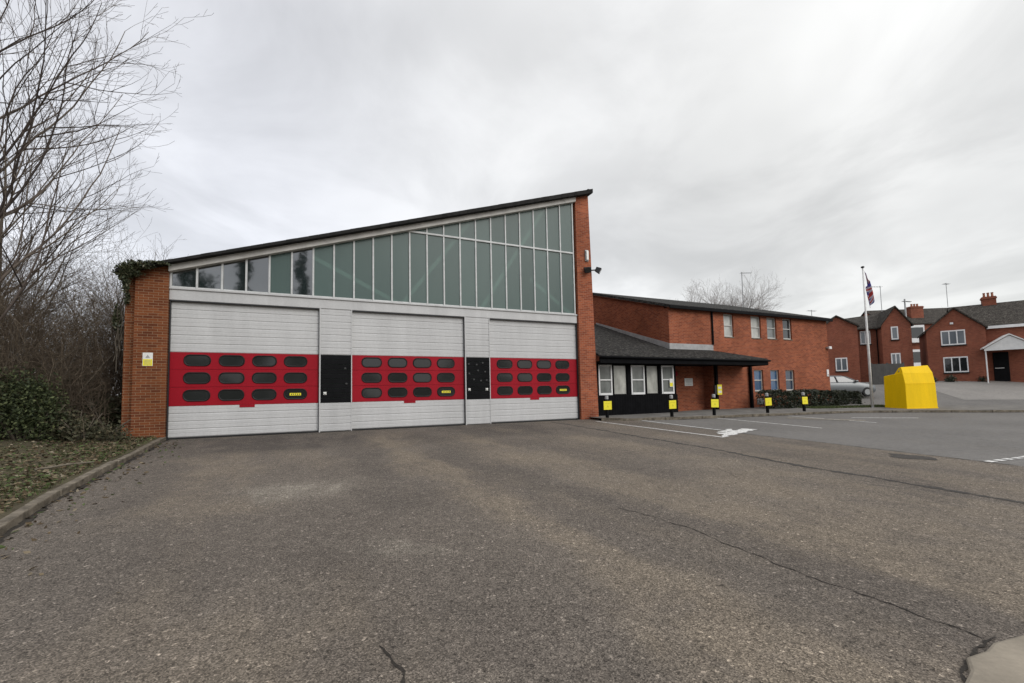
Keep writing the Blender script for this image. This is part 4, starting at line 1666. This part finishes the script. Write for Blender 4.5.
def gable(wl, rf_, x0, x1, y0, y1, zb, ze, za, xa=None, over=.18, th_=.13):
    """gable end facing -y: brick prism into wl, two roof slopes into rf_"""
    xa = (x0 + x1) / 2 if xa is None else xa
    wl.prism([(x0, zb), (x1, zb), (x1, ze), (xa, za), (x0, ze)], 'y', y0, y1)
    for (xe, sgn) in ((x0, -1), (x1, 1)):
        sl = (za - ze) / abs(xa - xe)
        xo = xe + sgn * over
        zo = ze - sl * over
        a = [(xa, y0 - over, za + .02), (xo, y0 - over, zo + .02), (xo, y1, zo + .02), (xa, y1, za + .02)]
        b = [(p[0], p[1], p[2] + th_) for p in a]
        if sgn > 0:
            a, b = a, b
        else:
            a, b = a[::-1], b[::-1]
        rf_.hexa(a[::-1], b[::-1])


def chimney(parent, x, y, zb, zt_, w=.75, d=.5, pots=2):
    mb_ = MB()
    mb_.box(x - w / 2, x + w / 2, y - d / 2, y + d / 2, zb, zt_)
    mb_.box(x - w / 2 - .06, x + w / 2 + .06, y - d / 2 - .06, y + d / 2 + .06, zt_ - .22, zt_ - .08)
    c_ = mb_.build('chimney', 'house_brick', parent)
    for i in range(pots):
        mb_ = MB()
        q = x + (i - (pots - 1) / 2) * .34
        mb_.tube([(q, y, zt_), (q, y, zt_ + .28), (q, y, zt_ + .3), (q, y, zt_ + .36)], [.12, .1, .125, .125], 10)
        mb_.build('chimney_pot', 'chimney_pot', c_)


# nearer right house (local frame: x right, y back)
HX, HY = 36.2, 36.0
hr = thing('brick_house', 'red brick house with two white windows in its front gable and white porch', 'house', (HX + .25, HY, 0), math.radians(-38), 'houses across the lane')
hr.scale.x = .72
wl, rm = MB(), MB()
gable(wl, rm, -2.35, 2.45, 0, 5.5, .6, 5.75, 7.45)
# main range running to the right behind the gable
wl.box(2.45, 11.0, 1.2, 7.5, .6, 5.9)
wl.prism([(1.2, 5.9), (7.5, 5.9), (4.35, 8.0)], 'x', 1.0, 11.0)
wl.build('wall', 'house_brick', hr)
for y0_, y1_, z0_, z1_ in ((.95, 4.35, 5.78, 8.03), (7.75, 4.35, 5.78, 8.03)):
    a = [(.3, y0_, z0_), (11.2, y0_, z0_), (11.2, y1_, z1_), (.3, y1_, z1_)]
    b = [(p[0], p[1], p[2] + .14) for p in a]
    if y0_ > y1_:
        a, b = a[::-1], b[::-1]
    rm.hexa(a, b)
hrf = rm.build('roof', 'house_tile', hr)
mb = MB()
mb.box(2.46, 11.2, .90, .97, 5.68, 5.90)
mb.build('fascia', 'white_plastic', hrf)
chimney(hrf, 3.9, 4.35, 7.2, 8.75, 1.15, .6, 3)
casement(None, -1.15, .85, 4.48, 5.70, 0, 3, 'house_glass', hr)
casement(None, -1.1, .9, 2.22, 3.50, 0, 3, 'dark_glass', hr)
mb = MB()
mb.box(-.32, -.05, -.06, -.0, 6.2, 6.35)
mb.build('plate', 'white_plastic', hr)
mb = MB()
a = [(1.9, -1.1, 3.95), (3.9, -1.1, 4.95), (3.9, 1.2, 4.95), (1.9, 1.2, 3.95)]
mb.hexa(a, [(p[0], p[1], p[2] + .09) for p in a])
a = [(5.9, -1.1, 3.95), (5.9, 1.2, 3.95), (3.9, 1.2, 4.95), (3.9, -1.1, 4.95)]
mb.hexa(a, [(p[0], p[1], p[2] + .09) for p in a])
mb.prism([(2.0, 3.8), (5.8, 3.8), (5.8, 3.95), (3.9, 4.9), (2.0, 3.95)], 'y', -1.02, -.97)
pr_ = mb.build('porch', 'dirty_white_canopy', hr)
for q in (2.12, 5.6):
    mb = MB()
    mb.tube([(q, -.9, 1.0), (q, -.9, 3.85)], .06, 8)
    mb.build('post', 'white_plastic', pr_)
mb = MB()
mb.box(3.1, 4.3, 1.14, 1.19, 1.4, 3.75)
dd = mb.build('door', 'black_paint', hr, bevel=.01)
mb = MB()
mb.box(3.2, 3.9, 1.125, 1.139, 2.45, 2.5)
mb.build('letter_slot', 'white_plastic', dd)

# left house: two gables and a recess between
hl = thing('brick_house', 'red brick house with twin gables standing just right of the office', 'house', (31.5, 40, 0), math.radians(-25), 'houses across the lane')
hl.scale.x = .82
wl, rm = MB(), MB()
gable(wl, rm, -3.1, .15, .0, 6, .5, 6.75, 7.75, -1.75)
gable(wl, rm, 2.15, 4.65, -.35, 6, .5, 6.6, 8.15, 3.4)
wl.box(.15, 2.15, .9, 6, .5, 6.5)
wl.build('wall', 'house_brick', hl)
a = [(-1.8, .55, 6.45), (3.8, .55, 6.45), (3.7, 3.6, 8.1), (-1.7, 3.6, 7.75)]
rm.hexa(a, [(p[0], p[1], p[2] + .14) for p in a])
a = [(-1.7, 3.6, 7.75), (3.7, 3.6, 8.1), (3.8, 6.4, 6.45), (-1.8, 6.4, 6.45)]
rm.hexa(a, [(p[0], p[1], p[2] + .14) for p in a])
hlf = rm.build('roof', 'house_tile', hl)
mb = MB()
mb.tube([(.22, .8, .8), (.22, .8, 6.4)], .05, 8)
mb.tube([(2.1, .8, .8), (2.1, .8, 6.4)], .05, 8)
mb.build('downpipe', 'black_paint', hl)
casement(None, -2.05, -.95, 2.7, 3.92, 0, 2, 'house_glass', hl)
casement(None, .6, 1.55, 5.12, 6.35, .9, 2, 'house_glass', hl)
casement(None, 2.95, 3.55, 5.3, 6.45, -.35, 1, 'house_glass', hl)
casement(None, 2.8, 3.6, 3.0, 4.1, -.35, 2, 'house_glass', hl)

# house further back between the two
hm = thing('brick_house', 'distant brick house with white bay window seen between the nearer two', 'house', (50.8, 56, 0), math.radians(-6), 'houses across the lane')
wl, rm = MB(), MB()
wl.box(-2.6, 9, 0, 7, 1, 9.2)
wl.prism([(0, 9.2), (7, 9.2), (3.5, 11.4)], 'x', -2.6, 9)
wl.build('wall', 'house_brick', hm)
a = [(-2.7, -.3, 9.05), (9.2, -.3, 9.05), (9.2, 3.5, 11.5), (-2.7, 3.5, 11.5)]
rm.hexa(a, [(p[0], p[1], p[2] + .15) for p in a])
a = [(-2.7, 3.5, 11.5), (9.2, 3.5, 11.5), (9.2, 7.3, 9.05), (-2.7, 7.3, 9.05)]
rm.hexa(a, [(p[0], p[1], p[2] + .15) for p in a])
hmf = rm.build('roof', 'house_tile', hm)
chimney(hmf, 2.0, 1.4, 9.6, 11.6, 1.5, .8, 3)
for z0_, z1_ in ((6.7, 8.9), (3.6, 5.8)):
    mb = MB()
    mb.prism([(-.8, 0), (-.3, -.7), (1.4, -.7), (1.9, 0)], 'z', z0_, z1_)
    bw = mb.build('bay_window', 'white_plastic', hm)
    mb = MB()
    mb.box(-.15, 1.25, -.71, -.702, z0_ + .55, z1_ - .3)
    mb.build('pane', 'dark_glass', bw)

# aerials on the houses
antenna('antenna', 'thin aerial on the ridge of the twin gabled house', (35.3, 41.5, 8.1), 2.7, .1, ((2.6, 1.5, .1),), .03)
antenna('antenna', 'dark aerial pole standing beside the distant chimney', (49.3, 54.5, 6.5), 5.6, .3, ((5.3, .3, 1.0),), .09)
antenna('antenna', 'aerial on the chimney of the house with the porch', (39.7, 39.6, 8.6), 1.9, .2, ((1.8, .3, .3),), .025)
antenna('antenna', 'small aerial above the left gable by the office corner', (29.3, 42.5, 7.4), 1.4, .3, ((1.3, .5, .5),), .03)

# grey garden fence, low wall and conifer between the houses
t = thing('garden_fence', 'grey boarded garden fence behind the yellow bank', 'fence', (28.5, 34.8, g(28.5, 34.8)))
mb = MB()
for i in range(17):
    x = i * .15
    mb.box(x, x + .143, 0, .025, 0, 1.62 + (.012 if i % 2 else 0))
mb.build('board_panel', 'grey_fence_wood', t)
for q in (0, 1.27, 2.54):
    mb = MB()
    mb.box(q - .05, q + .05, .026, .12, -.1, 1.7)
    mb.build('post', 'grey_fence_wood', t)
t = thing('round_shrub', 'round dark shrub in front of the distant house', 'shrub', (34.0, 39.2, g(34, 39.2)))
mb = MB()
leaves(mb, blob_points(1800, [(0, 0, 1.7, .75, .7, .8), (.3, 0, 1.2, .7, .6, .8), (-.3, .1, .8, .6, .6, .8)], 91, .4), .09, 92)
mb.build('foliage', 'hedge_leaf', t)
mb = MB()
mb.tube([(0, 0, -.1), (.05, 0, 1.5)], [.06, .03], 6)
mb.build('stem', 'bark', t)
for i, (x, y, r_, lab) in enumerate([(35.3, 35.5, .35, 'low dark plant at the foot of the right house gable wall'), (37.6, 35.2, .3, 'small dark plant beside the white porch post'), (33.9, 35.6, .3, 'low plant at the left corner of the right house')]):
    t = thing('garden_plant', lab, 'plant', (x, y, g(x, y)), 0, 'low plants along the house front')
    mb = MB()
    leaves(mb, blob_points(350, [(0, 0, r_ * .6, r_ * 1.3, r_, r_)], 95 + i, .3), .07, 97 + i)
    mb.build('foliage', 'hedge_leaf', t)
    mb = MB()
    mb.tube([(0, 0, -.05), (.03, 0, r_)], [.03, .01], 5)
    mb.build('stem', 'bark', t)

# pale drive climbing to the right house
grid_sheet('driveway', 16, [(y, 29.5 + (y - 29.5) * .35, 50) for y in np.arange(28.5, 36.6, .5)], 'drive_tarmac', .006, 'W')['label'] = 'pale tarmac drive rising to the right house'
mb = MB()
vs = []

# ------------------------------------------------------------------ parked car
cx_, cy_ = 22.3, 30.2
car = thing('parked_car', 'grey parked car half hidden behind the hedge end', 'car', (cx_, cy_, g(cx_, cy_) - .03), math.radians(-3))
# body loft along x: (x, z under, z belt, z top of body, half width)
secs = [(2.02, .42, .58, .66, .58), (1.92, .26, .60, .76, .76), (1.6, .20, .66, .86, .84), (1.05, .20, .72, .95, .87), (.75, .20, .74, 1.0, .88),
        (0, .2, .76, 1.0, .885), (-1.0, .2, .78, 1.0, .885), (-1.6, .2, .78, 1.0, .86), (-1.95, .28, .74, .96, .78), (-2.04, .45, .7, .88, .66)]
mb = MB()
ring = 12
vs, fs = [], []
for x, zu, zb, zt_, hw in secs:
    prof = [(-hw * .8, zu), (-hw * .97, zu + .08), (-hw, (zu + zb) / 2), (-hw * .99, zb), (-hw * .93, zt_ - .05), (-hw * .80, zt_)]
    prof = prof + [(-a, b) for a, b in prof[::-1]]
    vs += [(x, a, b) for a, b in prof]
for i in range(len(secs) - 1):
    for j in range(ring):
        j2 = (j + 1) % ring
        fs.append((i * ring + j, i * ring + j2, (i + 1) * ring + j2, (i + 1) * ring + j))
fs += [tuple(range(ring)), tuple(range((len(secs) - 1) * ring, len(secs) * ring))[::-1]]
mb.add(vs, fs)
# roof and pillars
rs = [(-.35, 1.44, .60), (-.9, 1.47, .60), (-1.4, 1.42, .58), (.05, 1.38, .60)]
mb.hexa([(.10, -.61, 1.355), (.10, .61, 1.355), (-1.5, .59, 1.375), (-1.5, -.59, 1.375)], [(-.1, -.55, 1.43), (-.1, .55, 1.43), (-1.4, .53, 1.45), (-1.4, -.53, 1.45)])
for sgn in (-1, 1):
    for p0, p1, w_ in (((.82, .79, .98), (.08, .6, 1.38), .035), ((-.5, .8, .98), (-.55, .60, 1.4), .04), ((-1.85, .72, .96), (-1.48, .58, 1.4), .07)):
        mb.tube([(p0[0], p0[1] * sgn, p0[2]), (p1[0], p1[1] * sgn, p1[2])], w_, 6)
body = mb.build('body', 'car_paint', car, bevel=.02, smooth=True)
mb = MB()
mb.hexa([(.80, -.74, .99), (.80, .74, .99), (.78, .74, .97), (.78, -.74, .97)], [(.10, -.57, 1.37), (.10, .57, 1.37), (.07, .57, 1.36), (.07, -.57, 1.36)])
mb.build('windscreen', 'pale_pane', car)  # bright reflection on the windscreen is put into the pale pane colour
for sgn in (-1, 1):
    mb = MB()
    mb.add([(.78, .785 * sgn, .99), (-1.82, .72 * sgn, .99), (-1.48, .575 * sgn, 1.37), (.07, .595 * sgn, 1.37)], [(0, 1, 2, 3)])
    mb.build('side_window', 'car_glass', car)
    mb = MB()
    mb.dome((1.86, .6 * sgn, .66), .12, (.9, 1.2, .75), 12, 8)
    mb.build('headlight', 'pale_lens', car, smooth=True)
    mb = MB()
    mb.box(.55, .72, .88 * sgn - .08, .88 * sgn + .08, .98, 1.1)
    mb.build('mirror', 'car_paint', car, bevel=.03)
    for x in (1.3, -1.3):
        mb = MB()
        mb.tube([(x, .70 * sgn, .31), (x, .89 * sgn, .31)], .31, 20)
        w_ = mb.build('wheel', 'tyre', car, bevel=.03)
        mb = MB()
        mb.tube([(x, .885 * sgn, .31), (x, .895 * sgn, .31)], .19, 14)
        mb.build('rim', 'grey_metal', w_)
mb = MB()
mb.box(1.93, 2.05, -.45, .45, .46, .58)
mb.build('grille', 'dark_metal', car)

# ------------------------------------------------------------------ trees beyond the roofs
limbs_ = [(math.cos(a) * .46, math.sin(a) * .46, 1, L - .4, .10) for a, L in ((.2, 9), (1.4, 9.5), (2.8, 9), (3.6, 8.5), (5.0, 9.5), (5.8, 8.5))]
bare_tree('bare_tree', 'pale leafless tree rising above the office roof', (24.4, 50, 3.4), [(0, 0, 1, 7.6, .16)] + limbs_, 71, 3, .03, 1.05, 1.35, .06, 'bare trees beyond the roofs', 'far_twig', rmin=1.7, prune=False, frac=(.34, .56))
bare_tree('bare_tree', 'pale leafless tree behind the house with the porch', (60, 64, 2.0), [(math.cos(a) * .5, math.sin(a) * .5, 1, 8.2, .15) for a in (.3, 1.7, 3.0, 4.2, 5.4)], 72, 3, .03, 1.0, .7, .08, 'bare trees beyond the roofs', 'far_twig', rmin=1.6, prune=False)
# the dark tree on the other side of the road, mirrored in the clear panes
for i, (tu, tv, h, w_, lab) in enumerate([(-7.0, -33, 19, 3.4, 'broad dark evergreen across the road, mirrored in the two lowest panes'), (-2.2, -32, 17.5, 1.9, 'dark evergreen across the road, mirrored across the third and fourth clear panes'),
                                          (3.0, -33, 16.5, 1.7, 'slim dark evergreen across the road, mirrored in the clear pane furthest right')]):
    tx = S(tu, tv, 0)
    t = thing('evergreen_tree', lab, 'tree', (tx[0], tx[1], g(tx[0], tx[1])), 0, 'evergreens across the road')
    mb = MB()
    mb.tube([(0, 0, -.2), (.1, 0, h * .4), (0, 0, h * .95)], [.35, .25, .05], 8)
    mb.build('trunk', 'bark', t, smooth=True)
    rnd = random.Random(400 + i)
    bl = []
    for q in range(9):
        z = h * (.35 + .62 * q / 8)
        k_ = (1.15 - .75 * q / 8)
        bl.append((rnd.uniform(-.5, .5) * w_ * k_, rnd.uniform(-.5, .5), z, w_ * k_ * rnd.uniform(.45, .75), w_ * k_ * .6, h * .075))
    mb = MB()
    leaves(mb, blob_points(3600, bl, 41 + i, .2), .2, 42 + i)
    mb.build('crown', 'hedge_leaf', t)

mb = MB()  # unseen trees added to darken reflections in the door glass and black panels
rnd = np.random.RandomState(9)
n_ = 9000
uu = rnd.uniform(-60, 75, n_)
hh = 6.5 + 1.8 * np.sin(uu * .31) + 1.2 * np.sin(uu * .83 + 1)
pts = [S(a, -46 + b, c * d - 1.2) for a, b, c, d in zip(uu, rnd.normal(size=n_) * .8, rnd.uniform(0, 1, n_) ** .8, hh)]
leaves(mb, pts, .55, 10)
tag(mb.build('added_tree_belt', 'dull_leaf'), 'unseen belt of trees added behind the camera to darken the door window reflections', 'trees', kind='stuff')

# ------------------------------------------------------------------ sky and sun
SUN_AZ, SUN_EL = math.radians(132), math.radians(30)      # azimuth clockwise from straight ahead (+Y): veiled sun behind on the right
w = bpy.data.worlds.new('World')
scn.world = w
w.use_nodes = True
nt = w.node_tree
for n_ in list(nt.nodes):
    nt.nodes.remove(n_)


def wn(t_, **kw):
    o = nt.nodes.new(t_)
    for a, b in kw.items():
        setattr(o, a, b)
    return o


def wm(op, a, b=None):
    o = wn('ShaderNodeMath', operation=op)
    for i, v in enumerate((a, b)):
        if v is None:
            continue
        if isinstance(v, (int, float)):
            o.inputs[i].default_value = v
        else:
            nt.links.new(v, o.inputs[i])
    return o.outputs[0]


def wmix(f, a, b, mode='MIX'):
    o = wn('ShaderNodeMix', data_type='RGBA', blend_type=mode)
    for sock, v in ((o.inputs[0], f), (o.inputs[6], a), (o.inputs[7], b)):
        if isinstance(v, (int, float)):
            sock.default_value = v if sock.type == 'VALUE' else (v, v, v, 1)
        elif isinstance(v, tuple):
            sock.default_value = (*v, 1)
        else:
            nt.links.new(v, sock)
    return o.outputs[2]


def wramp(f, stops, interp='EASE'):
    o = wn('ShaderNodeValToRGB')
    o.color_ramp.interpolation = interp
    e = o.color_ramp.elements
    while len(e) < len(stops):
        e.new(.5)
    for i, (p, c) in enumerate(stops):
        e[i].position = p
        e[i].color = (c, c, c, 1) if isinstance(c, (int, float)) else (*c, 1)
    nt.links.new(f, o.inputs[0])
    return o.outputs[0]


sky = wn('ShaderNodeTexSky', sky_type='NISHITA')
sky.sun_disc = False
sky.sun_elevation = SUN_EL
sky.sun_rotation = SUN_AZ
tc = wn('ShaderNodeTexCoord')
sep = wn('ShaderNodeSeparateXYZ')
nt.links.new(tc.outputs['Generated'], sep.inputs[0])
zc = wm('MAXIMUM', sep.outputs['Z'], 0.0)
den = wm('ADD', zc, .16)
cmb = wn('ShaderNodeCombineXYZ')
nt.links.new(wm('DIVIDE', sep.outputs['X'], den), cmb.inputs[0])
nt.links.new(wm('DIVIDE', sep.outputs['Y'], den), cmb.inputs[1])


def wnoise(scale, detail, rough, off_=0.0, dist=0.0):
    o = wn('ShaderNodeTexNoise')
    mp = wn('ShaderNodeMapping')
    mp.inputs['Location'].default_value = (off_, off_ * .7, off_ * .3)
    mp.inputs['Rotation'].default_value = (0, 0, .5)
    mp.inputs['Scale'].default_value = (1, .75, 1)
    nt.links.new(cmb.outputs[0], mp.inputs[0])
    nt.links.new(mp.outputs[0], o.inputs['Vector'])
    o.inputs['Scale'].default_value = scale
    o.inputs['Detail'].default_value = detail
    o.inputs['Roughness'].default_value = rough
    o.inputs['Distortion'].default_value = dist
    return o.outputs['Fac']


big = wramp(wnoise(.55, 5, .5, 3.1, .4), [(.32, .76), (.68, 1.10)])
fin = wramp(wnoise(1.7, 8, .55, 7.7, .6), [(.34, .87), (.66, 1.06)])
cloud = wmix(1.0, big, fin, 'MULTIPLY')
# cloud brightness by height above the horizon, as under a real overcast, and towards the hidden sun
el = wramp(sep.outputs['Z'], [(0.0, .80), (.25, .86), (.62, .92), (.85, 1.45), (1.0, 1.6)])
sd = Vector((math.sin(SUN_AZ) * math.cos(SUN_EL), math.cos(SUN_AZ) * math.cos(SUN_EL), math.sin(SUN_EL)))
dt = wn('ShaderNodeVectorMath', operation='DOT_PRODUCT')
nt.links.new(tc.outputs['Generated'], dt.inputs[0])
dt.inputs[1].default_value = Vector((.66, .66, .36)).normalized()   # thin patch in the cloud ahead on the right
glow = wramp(dt.outputs['Value'], [(.3, (.965, .975, 1.02)), (.82, (1.0, 1.0, .995)), (1.0, (1.06, 1.055, 1.03))])
c = wmix(1.0, cloud, el, 'MULTIPLY')
c = wmix(1.0, c, glow, 'MULTIPLY')
# the sky behind the photographer is brighter than the sky in view
bk = wramp(sep.outputs['Y'], [(0.0, 1.0), (1.0, 1.0)])
sc_ = wn('ShaderNodeVectorMath', operation='SCALE')
nt.links.new(c, sc_.inputs[0])
sc_.inputs['Scale'].default_value = 8.75
mixed = wmix(.12, sc_.outputs[0], sky.outputs[0])
bg = wn('ShaderNodeBackground')
bg.inputs['Strength'].default_value = .1
nt.links.new(mixed, bg.inputs['Color'])
wo = wn('ShaderNodeOutputWorld')
nt.links.new(bg.outputs[0], wo.inputs['Surface'])

sl = bpy.data.lights.new('sun', 'SUN')
sl.energy = 1.25
sl.angle = math.radians(38)
sl.color = (1, .97, .92)
so = bpy.data.objects.new('sun', sl)
COL.objects.link(so)
so.rotation_euler = (-sd).to_track_quat('-Z', 'Y').to_euler()

# ------------------------------------------------------------------ camera
PITCH, ROLL, F = .0615, -.0206, 440.0
cp, sp_ = math.cos(PITCH), math.sin(PITCH)
fw = Vector((0, cp, sp_))
up0 = Vector((0, -sp_, cp))
r0 = Vector((1, 0, 0))
cr_, sr_ = math.cos(ROLL), math.sin(ROLL)
R_ = r0 * cr_ + up0 * sr_
U_ = up0 * cr_ - r0 * sr_
cam = bpy.data.cameras.new('camera')
cam.sensor_width = 36
cam.lens = 36 * F / 1024
cam.shift_y = (368 - 341.5) / 1024
cam.clip_start, cam.clip_end = .1, 3000
co = bpy.data.objects.new('camera', cam)
COL.objects.link(co)
M = Matrix((R_, U_, -fw)).transposed().to_4x4()
M.translation = Vector((0, 0, EYE))
co.matrix_world = M
scn.camera = co
scn.view_settings.view_transform = 'Standard'
scn.view_settings.look = 'None'
scn.view_settings.exposure = .38
scn.view_settings.gamma = 1
scn.render.engine = 'CYCLES'
scn.cycles.use_denoising = True
scn.cycles.max_bounces = 6
scn.cycles.sample_clamp_indirect = 6
scn.cycles.transparent_max_bounces = 8
